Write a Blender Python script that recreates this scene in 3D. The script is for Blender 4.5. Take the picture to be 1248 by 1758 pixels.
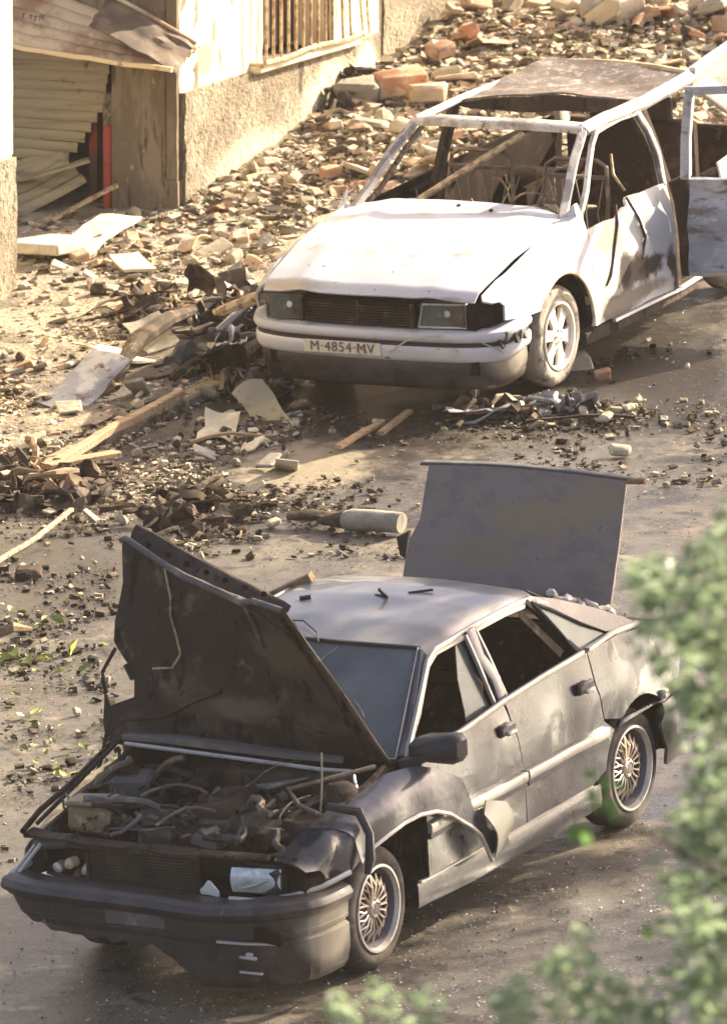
import bpy, math, random
import numpy as np
from mathutils import Vector, Matrix, noise
from mathutils.geometry import delaunay_2d_cdt
random.seed(7); R = math.radians
scene = bpy.context.scene
for o in list(bpy.data.objects): bpy.data.objects.remove(o)
COL = scene.collection
# ------------------------------------------------------------------ camera, world, sun, exposure
# The street is measured in its own plane (x across, y up the street, z off the asphalt); it climbs at 6.3 degrees,
# and STREET turns that plane into true world space (world z is vertical).
E_, RO, DIST, FPX, PW, PH = R(13.972), R(-2.978), 73.68, 22284.5, 1248, 1758
fwd = Vector((0, math.cos(E_), -math.sin(E_)))
r0 = Vector((1, 0, 0)); u0 = r0.cross(fwd)
cr = math.cos(RO)*r0 + math.sin(RO)*u0; cu = -math.sin(RO)*r0 + math.cos(RO)*u0
CAM = -fwd*DIST
g_, t_ = R(6.285), R(62)
UP = Vector((math.sin(g_)*math.cos(t_), math.sin(g_)*math.sin(t_), math.cos(g_)))
wx = (cr - UP*cr.dot(UP)).normalized(); wy = UP.cross(wx)
STREET = Matrix((wx, wy, UP)).to_4x4()
cd = bpy.data.cameras.new('camera'); cam = bpy.data.objects.new('camera', cd); COL.objects.link(cam)
cd.sensor_fit = 'VERTICAL'; cd.sensor_height = 36; cd.sensor_width = 36; cd.lens = FPX*36/PH
cd.clip_start = 1; cd.clip_end = 2000
m = Matrix((cr, cu, -fwd)).transposed().to_4x4(); m.translation = CAM
cam.matrix_world = STREET @ m
cd.dof.use_dof = True; cd.dof.focus_distance = 70; cd.dof.aperture_fstop = 8.0
scene.camera = cam
SUN_AZ = Vector((.80, .60, 0)).normalized(); SUN_EL = R(31)
sv = (STREET.to_3x3() @ SUN_AZ); sv.z = 0; sv.normalize(); sv = sv*math.cos(SUN_EL) + Vector((0, 0, math.sin(SUN_EL)))
w = bpy.data.worlds.new('World'); scene.world = w; w.use_nodes = True
nt = w.node_tree; bg = nt.nodes['Background']; sky = nt.nodes.new('ShaderNodeTexSky'); sky.sky_type = 'NISHITA'
sky.sun_disc = False; sky.sun_elevation = SUN_EL; sky.sun_rotation = math.atan2(sv.x, sv.y)
sky.dust_density = 4.0; sky.air_density = .8; sky.ozone_density = 1.0
wm = nt.nodes.new('ShaderNodeMix'); wm.data_type = 'RGBA'; wm.blend_type = 'MULTIPLY'; wm.inputs[0].default_value = 1; wm.inputs[7].default_value = (1.10, 1.0, .95, 1)   # sky tinted warm as a white balance
nt.links.new(sky.outputs[0], wm.inputs[6]); nt.links.new(wm.outputs[2], bg.inputs[0]); bg.inputs[1].default_value = .10
sl = bpy.data.lights.new('sun', 'SUN'); sun = bpy.data.objects.new('sun', sl); COL.objects.link(sun)
sl.energy = 5.0; sl.angle = R(.5); sl.color = (1, .88, .66)
sun.rotation_euler = sv.to_track_quat('Z', 'Y').to_euler()
vs = scene.view_settings; scene.display_settings.display_device = 'sRGB'
vs.view_transform = 'Standard'; vs.look = 'None'; vs.gamma = 1; vs.use_curve_mapping = False; vs.exposure = 1.66
scene.cycles.max_bounces = 6; scene.cycles.transparent_max_bounces = 12
FIXED = {cam, sun}
HAZE = .0002

def gp(px, py, h=0.0):
    """a point of the photograph brought down onto the street plane (height h above it)"""
    d = fwd + cr*((px-PW/2)/FPX) - cu*((py-PH/2)/FPX)
    t = (h-CAM.z)/d.z
    return CAM + d*t
def to_px(p):
    v = p-CAM; d = v.dot(fwd); return PW/2+FPX*v.dot(cr)/d, PH/2-FPX*v.dot(cu)/d

# ------------------------------------------------------------------ materials
def N(nt, t, **k):
    n = nt.nodes.new(t)
    for a, b in k.items(): setattr(n, a, b)
    return n
def mat(name, col, rough=.7, metal=0., layers=(), bump=None, spec=.5, coat=0., rnd=0., trans=0., alpha=1., spots=()):
    """layers: (colour, noise scale, lo, hi, roughness, (stretch)) mixed over the base one after another"""
    m = bpy.data.materials.new(name); m.use_nodes = True; nt = m.node_tree; b = nt.nodes['Principled BSDF']; L = nt.links.new
    tc = N(nt, 'ShaderNodeTexCoord'); vec = tc.outputs['Object']
    if rnd:
        oi = N(nt, 'ShaderNodeObjectInfo'); mul = N(nt, 'ShaderNodeMath', operation='MULTIPLY'); mul.inputs[1].default_value = 37
        L(oi.outputs['Random'], mul.inputs[0]); ad = N(nt, 'ShaderNodeVectorMath', operation='ADD'); L(vec, ad.inputs[0]); L(mul.outputs[0], ad.inputs[1]); vec = ad.outputs[0]
    c = N(nt, 'ShaderNodeRGB'); c.outputs[0].default_value = (*col, 1); cur = c.outputs[0]
    rv = N(nt, 'ShaderNodeValue'); rv.outputs[0].default_value = rough; rcur = rv.outputs[0]
    for l in layers:
        lc, sc, lo, hi = l[:4]; lr = l[4] if len(l) > 4 and l[4] is not None else rough
        v = vec
        if len(l) > 5:
            mp = N(nt, 'ShaderNodeMapping'); mp.inputs['Scale'].default_value = l[5]; L(vec, mp.inputs[0]); v = mp.outputs[0]
        n = N(nt, 'ShaderNodeTexNoise'); n.inputs['Scale'].default_value = sc; n.inputs['Detail'].default_value = 6; n.inputs['Roughness'].default_value = .62; L(v, n.inputs['Vector'])
        mr = N(nt, 'ShaderNodeMapRange', interpolation_type='SMOOTHSTEP'); mr.inputs[1].default_value = lo; mr.inputs[2].default_value = hi; L(n.outputs['Fac'], mr.inputs[0])
        mx = N(nt, 'ShaderNodeMix', data_type='RGBA'); L(mr.outputs[0], mx.inputs[0]); L(cur, mx.inputs[6]); mx.inputs[7].default_value = (*lc, 1); cur = mx.outputs[2]
        mf = N(nt, 'ShaderNodeMix', data_type='FLOAT'); L(mr.outputs[0], mf.inputs[0]); L(rcur, mf.inputs[2]); mf.inputs[3].default_value = lr; rcur = mf.outputs[0]
    for sc_, ce, rad, nz, srg in spots:   # stains each with its own shape: colour, centre, radii, raggedness, roughness
        mp = N(nt, 'ShaderNodeVectorMath', operation='SUBTRACT'); L(tc.outputs['Object'], mp.inputs[0]); mp.inputs[1].default_value = ce
        dv = N(nt, 'ShaderNodeVectorMath', operation='DIVIDE'); L(mp.outputs[0], dv.inputs[0]); dv.inputs[1].default_value = rad
        ln = N(nt, 'ShaderNodeVectorMath', operation='LENGTH'); L(dv.outputs[0], ln.inputs[0])
        n = N(nt, 'ShaderNodeTexNoise'); n.inputs['Scale'].default_value = 6; n.inputs['Detail'].default_value = 7; n.inputs['Roughness'].default_value = .65; L(tc.outputs['Object'], n.inputs['Vector'])
        ma = N(nt, 'ShaderNodeMath', operation='MULTIPLY_ADD'); L(n.outputs['Fac'], ma.inputs[0]); ma.inputs[1].default_value = nz; L(ln.outputs['Value'], ma.inputs[2])
        mr = N(nt, 'ShaderNodeMapRange', interpolation_type='SMOOTHSTEP'); mr.inputs[1].default_value = 1+nz*.5; mr.inputs[2].default_value = .5+nz*.5; L(ma.outputs[0], mr.inputs[0])
        mx = N(nt, 'ShaderNodeMix', data_type='RGBA'); L(mr.outputs[0], mx.inputs[0]); L(cur, mx.inputs[6]); mx.inputs[7].default_value = (*sc_, 1); cur = mx.outputs[2]
        mf = N(nt, 'ShaderNodeMix', data_type='FLOAT'); L(mr.outputs[0], mf.inputs[0]); L(rcur, mf.inputs[2]); mf.inputs[3].default_value = srg; rcur = mf.outputs[0]
    if rnd:
        hs = N(nt, 'ShaderNodeHueSaturation'); mr = N(nt, 'ShaderNodeMapRange'); mr.inputs[3].default_value = 1-rnd; mr.inputs[4].default_value = 1+rnd
        L(oi.outputs['Random'], mr.inputs[0]); L(mr.outputs[0], hs.inputs['Value']); L(cur, hs.inputs['Color']); cur = hs.outputs[0]
    L(cur, b.inputs['Base Color']); L(rcur, b.inputs['Roughness'])
    b.inputs['Metallic'].default_value = metal; b.inputs['Specular IOR Level'].default_value = spec; b.inputs['Coat Weight'].default_value = coat
    b.inputs['Transmission Weight'].default_value = trans
    if bump:
        bs = bump if isinstance(bump[0], tuple) else (bump,); prev = None
        for sc, st, ds in bs:
            n = N(nt, 'ShaderNodeTexNoise'); n.inputs['Scale'].default_value = sc; n.inputs['Detail'].default_value = 5; L(vec, n.inputs['Vector'])
            bp = N(nt, 'ShaderNodeBump'); bp.inputs['Strength'].default_value = st; bp.inputs['Distance'].default_value = ds; L(n.outputs['Fac'], bp.inputs['Height'])
            if prev: L(prev, bp.inputs['Normal'])
            prev = bp.outputs[0]
        L(prev, b.inputs['Normal'])
    if alpha < 1:
        b.inputs['Alpha'].default_value = alpha
    if trans and False: pass
    return m
M = {}
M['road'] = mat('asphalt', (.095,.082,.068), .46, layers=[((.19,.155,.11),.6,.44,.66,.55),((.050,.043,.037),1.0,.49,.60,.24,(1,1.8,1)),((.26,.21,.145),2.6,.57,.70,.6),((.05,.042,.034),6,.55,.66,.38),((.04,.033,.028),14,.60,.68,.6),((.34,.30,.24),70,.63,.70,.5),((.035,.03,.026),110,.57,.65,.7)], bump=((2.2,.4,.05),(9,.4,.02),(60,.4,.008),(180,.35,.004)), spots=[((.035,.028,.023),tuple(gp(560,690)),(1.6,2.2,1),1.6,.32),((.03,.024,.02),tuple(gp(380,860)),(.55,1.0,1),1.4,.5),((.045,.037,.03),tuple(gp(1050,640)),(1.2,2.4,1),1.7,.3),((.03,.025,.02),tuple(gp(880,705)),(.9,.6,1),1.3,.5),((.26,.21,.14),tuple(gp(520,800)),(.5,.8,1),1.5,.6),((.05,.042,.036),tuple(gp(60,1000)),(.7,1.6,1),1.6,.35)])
M['pave'] = mat('dusty_pavement', (.30,.24,.16), .9, layers=[((.42,.35,.24),1.3,.45,.65),((.15,.115,.08),3.2,.50,.64),((.07,.052,.037),7,.56,.66),((.46,.40,.29),30,.58,.66)], bump=((5,.6,.05),(40,.7,.02)), spots=[((.055,.042,.032),tuple(gp(390,600)),(.50,1.5,1),1.3,.8),((.10,.08,.06),tuple(gp(250,680)),(.8,1.1,1),1.7,.8),((.05,.038,.03),tuple(gp(70,850)),(.5,.7,1),1.3,.8)])  # spots left of the white car: soot plus shade put into the colour
M['mound'] = mat('rubble_dust', (.25,.19,.12), .95, layers=[((.12,.09,.055),4,.45,.6),((.34,.20,.12),6,.58,.7),((.07,.05,.033),9,.54,.66),((.44,.37,.26),22,.56,.66)], bump=((14,.9,.05),(60,.7,.02)))
M['earth'] = mat('dark_earth_crumb', (.12,.085,.052), .95, layers=[((.2,.15,.1),9,.5,.65)], rnd=.4, spec=.15)
M['cream'] = mat('cream_plaster', (.74,.63,.42), .9, layers=[((.82,.74,.55),2,.45,.7),((.5,.36,.18),6,.63,.70),((.42,.33,.22),17,.66,.71),((.28,.2,.12),3,.70,.74)], bump=((25,.4,.01),(5,.4,.02)), spots=[((.30,.19,.09),(.62,0,1.12),(.035,2,.13),.7,.9),((.30,.17,.08),(.72,0,.93),(.03,2,.12),.7,.9),((.5,.4,.22),(.45,0,.95),(.20,2,.16),1.0,.9),((.24,.14,.07),(.95,0,1.28),(.03,2,.05),.5,.9)])
M['plinth'] = mat('rough_render', (.24,.19,.125), .95, layers=[((.36,.30,.205),1.6,.46,.58),((.12,.09,.06),24,.50,.62,.95,(1.5,1.5,.6)),((.50,.42,.29),42,.58,.67),((.2,.16,.11),2.3,.60,.76)], spots=[((.56,.48,.35),(1.6,0,.16),(1.5,2,.30),.7,.95),((.66,.58,.42),(2.75,0,.42),(.75,2,.36),.7,.95),((.80,.74,.58),(3.35,0,.50),(.30,2,.34),.5,.9),((.10,.07,.045),(2.15,0,.68),(.06,2,.20),.6,.95)], bump=((38,.9,.03),(90,.8,.015)))
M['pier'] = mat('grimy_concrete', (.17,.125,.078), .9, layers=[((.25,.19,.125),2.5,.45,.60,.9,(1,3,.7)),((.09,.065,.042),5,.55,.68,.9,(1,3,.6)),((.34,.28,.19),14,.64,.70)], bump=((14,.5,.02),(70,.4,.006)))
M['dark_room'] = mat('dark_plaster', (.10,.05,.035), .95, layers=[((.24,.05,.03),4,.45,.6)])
M['holerust'] = mat('dark_rusty_barrel', (.16,.075,.035), .8, layers=[((.05,.03,.02),9,.5,.65)])
M['shutter'] = mat('shutter_metal', (.34,.275,.165), .6, .1, layers=[((.22,.175,.11),5,.5,.7,.7,(1,.3,4)),((.13,.085,.045),9,.6,.72,.8)], bump=(30,.25,.004))
M['sheet_soot'] = mat('sooted_flashing', (.11,.075,.05), .7, layers=[((.2,.14,.09),4,.48,.62),((.06,.04,.03),7,.55,.68)], bump=(12,.4,.01))
M['rust'] = mat('rusty_sheet', (.36,.21,.12), .7, .1, layers=[((.66,.52,.34),2.4,.38,.56,.7),((.20,.10,.055),6,.58,.70,.8),((.72,.62,.44),11,.60,.70,.6)], bump=(20,.4,.008))  # rust; the cream layers put sunlight on the awning into the colour
M['redpole'] = mat('red_paint', (.34,.045,.022), .6, layers=[((.2,.04,.025),14,.56,.7)])
M['bar'] = mat('rusted_cream_bar', (.56,.43,.25), .6, layers=[((.28,.16,.08),22,.46,.58)])
M['wpaint'] = mat('burnt_white_paint', (.62,.60,.615), .34, layers=[((.58,.565,.58),1.7,.46,.60,.5),((.50,.42,.33),5,.58,.72,.6),((.30,.22,.15),45,.66,.72,.8),((.22,.17,.13),13,.66,.71,.8)], spots=[((.46,.38,.28),(2.1,-.45,.72),(.10,.40,.06),1.0,.6),((.30,.24,.17),(2.14,.25,.70),(.05,.5,.03),1.2,.7),((.44,.40,.37),(1.0,.2,.93),(.09,.7,.06),1.4,.6),((.30,.23,.16),(1.0,.84,.33),(.12,1,.10),1.2,.7)], coat=.25, bump=(3,.12,.02))
M['wdoor'] = mat('scorched_white_paint', (.70,.66,.60), .5, layers=[((.56,.54,.54),2.2,.46,.62,.6)], bump=(5,.25,.02), spots=[((.42,.43,.47),(-.08,.82,.62),(.26,1,.24),.8,.6),((.17,.125,.085),(.28,.82,.47),(.42,1,.13),2.2,.85),((.055,.04,.032),(.05,.82,.46),(.20,1,.08),2.2,.9),((.06,.045,.035),(-.22,.82,.35),(.10,1,.22),1.6,.9),((.20,.16,.12),(.55,.82,.33),(.4,1,.10),2.0,.8),((.36,.30,.24),(.6,.82,.75),(.25,1,.16),2.2,.7),((.05,.037,.03),(.42,.82,.50),(.10,1,.12),1.2,.9),((.3,.25,.19),(.35,.82,.33),(.6,1,.06),1.2,.8)])
M['wrdoor'] = mat('scorched_shade_tint', (.34,.35,.40), .5, layers=[((.48,.49,.54),5,.44,.6,.5,(1,1,1.8)),((.20,.17,.155),4,.54,.64,.7,(1,1,3)),((.15,.11,.09),7,.63,.7,.9)], bump=((5,.6,.04),(15,.4,.01)))  # blue-grey tone puts the shade on the open rear door into its paint
M['rail'] = mat('scorched_rail', (.68,.62,.54), .5, layers=[((.40,.34,.29),6,.50,.62,.7),((.14,.105,.08),11,.60,.68,.9),((.5,.33,.18),15,.64,.7,.9)], bump=(14,.3,.008))
M['wpillar'] = mat('scorched_pillar', (.50,.45,.40), .5, layers=[((.22,.20,.205),6,.44,.56,.7),((.12,.09,.075),11,.6,.7,.9)], bump=(20,.3,.005))
M['wroof'] = mat('burnt_roof', (.16,.12,.09), .6, .1, layers=[((.44,.38,.34),12,.52,.64,.6),((.10,.07,.05),3,.50,.62,.8),((.50,.45,.42),30,.61,.67,.5),((.40,.25,.13),14,.6,.72,.8)], bump=((7,.5,.03),(50,.3,.005)))
M['dpaint'] = mat('dusty_dark_paint', (.016,.019,.028), .25, .0, spec=.35, layers=[((.034,.035,.040),3.4,.46,.66,.36,(1,1,.5)),((.075,.070,.064),9,.58,.70,.55,(1,1,.4)),((.022,.02,.024),5,.55,.65,.16),((.19,.165,.13),28,.65,.71,.7,(3,1,1)),((.26,.23,.19),90,.67,.73,.8)], coat=.3, bump=((3.0,.16,.025),(9,.08,.01)))
M['dfender'] = mat('dusty_fender_paint', (.075,.076,.084), .36, .2, layers=[((.13,.13,.135),4,.44,.62,.5),((.035,.033,.036),7,.58,.68,.3),((.24,.22,.18),22,.60,.70,.7,(2,1,1))], coat=.4, bump=((5,.4,.03),(14,.15,.01)))
M['droof'] = mat('dusty_roof_paint', (.12,.118,.122), .36, .25, layers=[((.24,.22,.20),2.2,.42,.7,.5),((.10,.10,.11),1.3,.5,.7,.3),((.45,.40,.33),80,.68,.73,.9)], coat=.4, bump=(2.5,.15,.02))
M['soot'] = mat('sooty_underside', (.052,.038,.030), .75, layers=[((.095,.068,.048),3,.46,.62,.85),((.16,.12,.075),6,.58,.70,.9),((.025,.018,.015),9,.54,.64,.9,(1,1,.5)),((.24,.19,.13),60,.68,.73,.9)], bump=((6,.7,.03),(18,.5,.015),(60,.4,.005)), spots=[((.13,.10,.065),(1.06,-.10,1.16),(.3,.26,.07),2.2,.8),((.13,.10,.065),(1.15,.2,1.5),(.5,.25,.16),1.6,.8)], spec=.15)  # gold spots paint a highlight onto the open bonnet's sooty side
M['lid'] = mat('mottled_lid', (.22,.165,.135), .42, .1, layers=[((.17,.130,.112),7,.44,.64,.36,(1,1,1.6)),((.25,.19,.14),16,.58,.68,.6),((.08,.065,.06),40,.64,.7,.5,(1,1,.3))], bump=((4,.3,.02),(30,.15,.004)), spots=[((.27,.20,.125),(-1.8,.15,1.50),(1,.34,.16),2.2,.6),((.25,.19,.125),(-1.8,-.15,1.32),(1,.26,.12),2.0,.6),((.26,.195,.13),(-1.8,.45,1.6),(1,.2,.12),2.0,.6)])  # brown mottling: stains and reflections put into the lid's colour
M['black'] = mat('black_plastic', (.022,.02,.022), .45, layers=[((.07,.06,.05),6,.5,.75,.7)])
M['bumper'] = mat('dusty_bumper', (.035,.027,.025), .42, layers=[((.065,.053,.045),4,.45,.62,.55),((.02,.016,.015),7,.55,.65,.5),((.15,.13,.10),26,.62,.70,.8,(1,2,1))], bump=(12,.15,.005), coat=.15, spots=[((.30,.26,.19),(1.98,.86,.36),(.26,.22,.2),.5,.75)])
M['void'] = mat('charred_inner', (.022,.014,.011), .95, layers=[((.05,.03,.022),9,.5,.7)], spec=.05)
M['interior'] = mat('burnt_interior', (.05,.034,.024), .9, layers=[((.10,.07,.045),7,.5,.7),((.16,.12,.08),16,.6,.7)], bump=(20,.6,.02), spec=.12)
M['tube'] = mat('burnt_tube', (.16,.115,.08), .6, .4, layers=[((.32,.25,.18),12,.5,.65)])
M['tyre'] = mat('dusty_tyre', (.055,.046,.038), .9, layers=[((.15,.12,.09),6,.45,.68),((.20,.17,.13),20,.6,.7)], bump=(50,.4,.006))
M['ashtyre'] = mat('ash_tyre', (.36,.31,.25), .9, layers=[((.12,.09,.07),8,.5,.64),((.5,.45,.38),14,.55,.68)], bump=((9,.6,.02),(40,.4,.006)))
M['goldrim'] = mat('gold_spoke', (.60,.50,.40), .35, .55, layers=[((.36,.24,.15),20,.52,.68,.6)])
M['lip'] = mat('rim_lip', (.58,.54,.50), .4, .4, layers=[((.34,.3,.26),9,.5,.7,.6)])
M['barrel'] = mat('rim_barrel', (.13,.125,.15), .6, .3, layers=[((.2,.18,.16),8,.5,.7)])
M['wrim'] = mat('scorched_alloy', (.78,.72,.64), .5, .1, layers=[((.62,.36,.16),10,.58,.68,.7)])
M['chrome'] = mat('worn_trim', (.46,.43,.38), .4, .4, layers=[((.35,.3,.24),12,.55,.7,.6)])
M['wire'] = mat('bare_wire', (.30,.25,.18), .6, .2)
M['strip'] = mat('silver_strip', (.42,.44,.50), .3, .6, layers=[((.3,.26,.2),9,.55,.72,.6)])
M['wood'] = mat('splintered_wood', (.36,.24,.13), .8, layers=[((.18,.11,.06),5,.48,.66,.9,(1,12,12)),((.52,.40,.25),4,.58,.7,.8,(1,8,8))], rnd=.25)
M['brick'] = mat('broken_brick', (.40,.19,.10), .9, layers=[((.46,.28,.165),5,.40,.60),((.50,.39,.26),9,.50,.62),((.2,.13,.08),14,.62,.7)], bump=(40,.5,.008), rnd=.3)
M['brickpale'] = mat('dusty_brick', (.46,.31,.20), .95, layers=[((.54,.43,.29),6,.42,.60),((.36,.2,.12),9,.58,.66),((.2,.15,.1),14,.62,.7)], bump=(40,.5,.008), rnd=.3)
M['buff'] = mat('buff_plaster', (.38,.31,.20), .95, layers=[((.50,.42,.29),7,.45,.65),((.2,.155,.1),10,.56,.68)], bump=(30,.5,.01), rnd=.3)
M['plaster'] = mat('broken_plaster', (.50,.42,.29), .9, layers=[((.66,.58,.43),7,.45,.65),((.28,.21,.14),10,.6,.7)], bump=(30,.5,.01), rnd=.3)
M['greychunk'] = mat('broken_concrete', (.28,.25,.20), .9, layers=[((.4,.35,.27),7,.45,.65),((.16,.13,.1),10,.6,.7)], bump=(30,.5,.01), rnd=.3)
M['char'] = mat('charred_debris', (.055,.040,.028), .85, layers=[((.13,.095,.062),8,.46,.64),((.24,.19,.13),17,.60,.7)], bump=(30,.6,.01), rnd=.4, spec=.15)
M['scrap'] = mat('torn_metal', (.30,.29,.31), .5, .5, layers=[((.5,.48,.48),6,.5,.62,.5),((.14,.09,.06),8,.56,.68,.8)], rnd=.25)
M['leafy'] = mat('yellow_green_leaf', (.30,.34,.05), .6, layers=[((.42,.40,.09),12,.5,.6)], rnd=.35)
M['glassbits'] = mat('glass_crumb', (.75,.75,.70), .15, spec=.8, rnd=.2)
M['plate'] = mat('number_plate', (.74,.66,.52), .5, layers=[((.35,.27,.18),10,.55,.7)])
M['ink'] = mat('plate_ink', (.11,.095,.08), .6)
M['lampglass'] = mat('lamp_glass', (.50,.53,.54), .12, layers=[((.75,.78,.80),9,.5,.6,.1),((.3,.3,.28),14,.55,.65,.3)], spec=.8, coat=.6)
M['yellowbox'] = mat('melted_yellow_plastic', (.22,.165,.09), .55, layers=[((.42,.33,.18),8,.5,.64),((.12,.08,.05),9,.58,.7)])
M['greyplastic'] = mat('grey_dusty_plastic', (.10,.092,.085), .6, layers=[((.22,.2,.17),7,.5,.7),((.07,.06,.055),9,.55,.7)])
M['engine'] = mat('dirty_engine_metal', (.07,.056,.046), .55, .3, layers=[((.17,.135,.10),8,.5,.68,.7),((.045,.035,.03),6,.52,.7,.9)], bump=(25,.5,.008))
M['bark'] = mat('bark', (.12,.09,.06), .9, layers=[((.2,.16,.11),9,.5,.65,.9,(4,4,1))], bump=(30,.6,.02))
def glass(name, tint, mixf, rough, dust):
    m = bpy.data.materials.new(name); m.use_nodes = True; nt = m.node_tree; b = nt.nodes['Principled BSDF']; L = nt.links.new
    tc = N(nt, 'ShaderNodeTexCoord'); n = N(nt, 'ShaderNodeTexNoise'); n.inputs['Scale'].default_value = 3; n.inputs['Detail'].default_value = 6; L(tc.outputs['Object'], n.inputs['Vector'])
    mx = N(nt, 'ShaderNodeMix', data_type='RGBA'); L(n.outputs['Fac'], mx.inputs[0]); mx.inputs[6].default_value = (*tint, 1); mx.inputs[7].default_value = (*dust, 1)
    L(mx.outputs[2], b.inputs['Base Color']); b.inputs['Roughness'].default_value = rough; b.inputs['Specular IOR Level'].default_value = .6
    tr = N(nt, 'ShaderNodeBsdfTransparent'); tr.inputs[0].default_value = (.75, .85, .85, 1)
    ms = N(nt, 'ShaderNodeMixShader'); mr = N(nt, 'ShaderNodeMapRange'); mr.inputs[1].default_value = .3; mr.inputs[2].default_value = .7; mr.inputs[3].default_value = mixf-.1; mr.inputs[4].default_value = mixf+.1
    L(n.outputs['Fac'], mr.inputs[0]); L(mr.outputs[0], ms.inputs[0]); L(tr.outputs[0], ms.inputs[1]); L(b.outputs[0], ms.inputs[2]); L(ms.outputs[0], nt.nodes['Material Output'].inputs[0])
    return m
M['screen'] = glass('dusty_windscreen', (.07,.095,.11), .78, .16, (.27,.29,.28))
M['pane'] = glass('side_glass', (.10,.13,.13), .45, .1, (.2,.22,.2))
M['qpane'] = glass('dusty_side_glass', (.10,.15,.125), .7, .2, (.26,.31,.26))
def leafmat(name, col, col2):
    m = bpy.data.materials.new(name); m.use_nodes = True; nt = m.node_tree; b = nt.nodes['Principled BSDF']; L = nt.links.new
    g = N(nt, 'ShaderNodeNewGeometry'); mx = N(nt, 'ShaderNodeMix', data_type='RGBA'); L(g.outputs['Random Per Island'], mx.inputs[0]); mx.inputs[6].default_value = (*col, 1); mx.inputs[7].default_value = (*col2, 1)
    L(mx.outputs[2], b.inputs['Base Color']); b.inputs['Roughness'].default_value = .38
    tl = N(nt, 'ShaderNodeBsdfTranslucent'); L(mx.outputs[2], tl.inputs[0]); ms = N(nt, 'ShaderNodeMixShader'); ms.inputs[0].default_value = .62
    L(b.outputs[0], ms.inputs[1]); L(tl.outputs[0], ms.inputs[2]); L(ms.outputs[0], nt.nodes['Material Output'].inputs[0]); return m
M['leaf'] = leafmat('tree_leaf', (.20,.27,.15), (.34,.42,.27))
M['shadeleaf'] = leafmat('shade_tree_leaf', (.06,.10,.04), (.09,.14,.06))
M['sprig'] = leafmat('bright_leaf', (.10,.19,.05), (.13,.23,.07))

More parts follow.
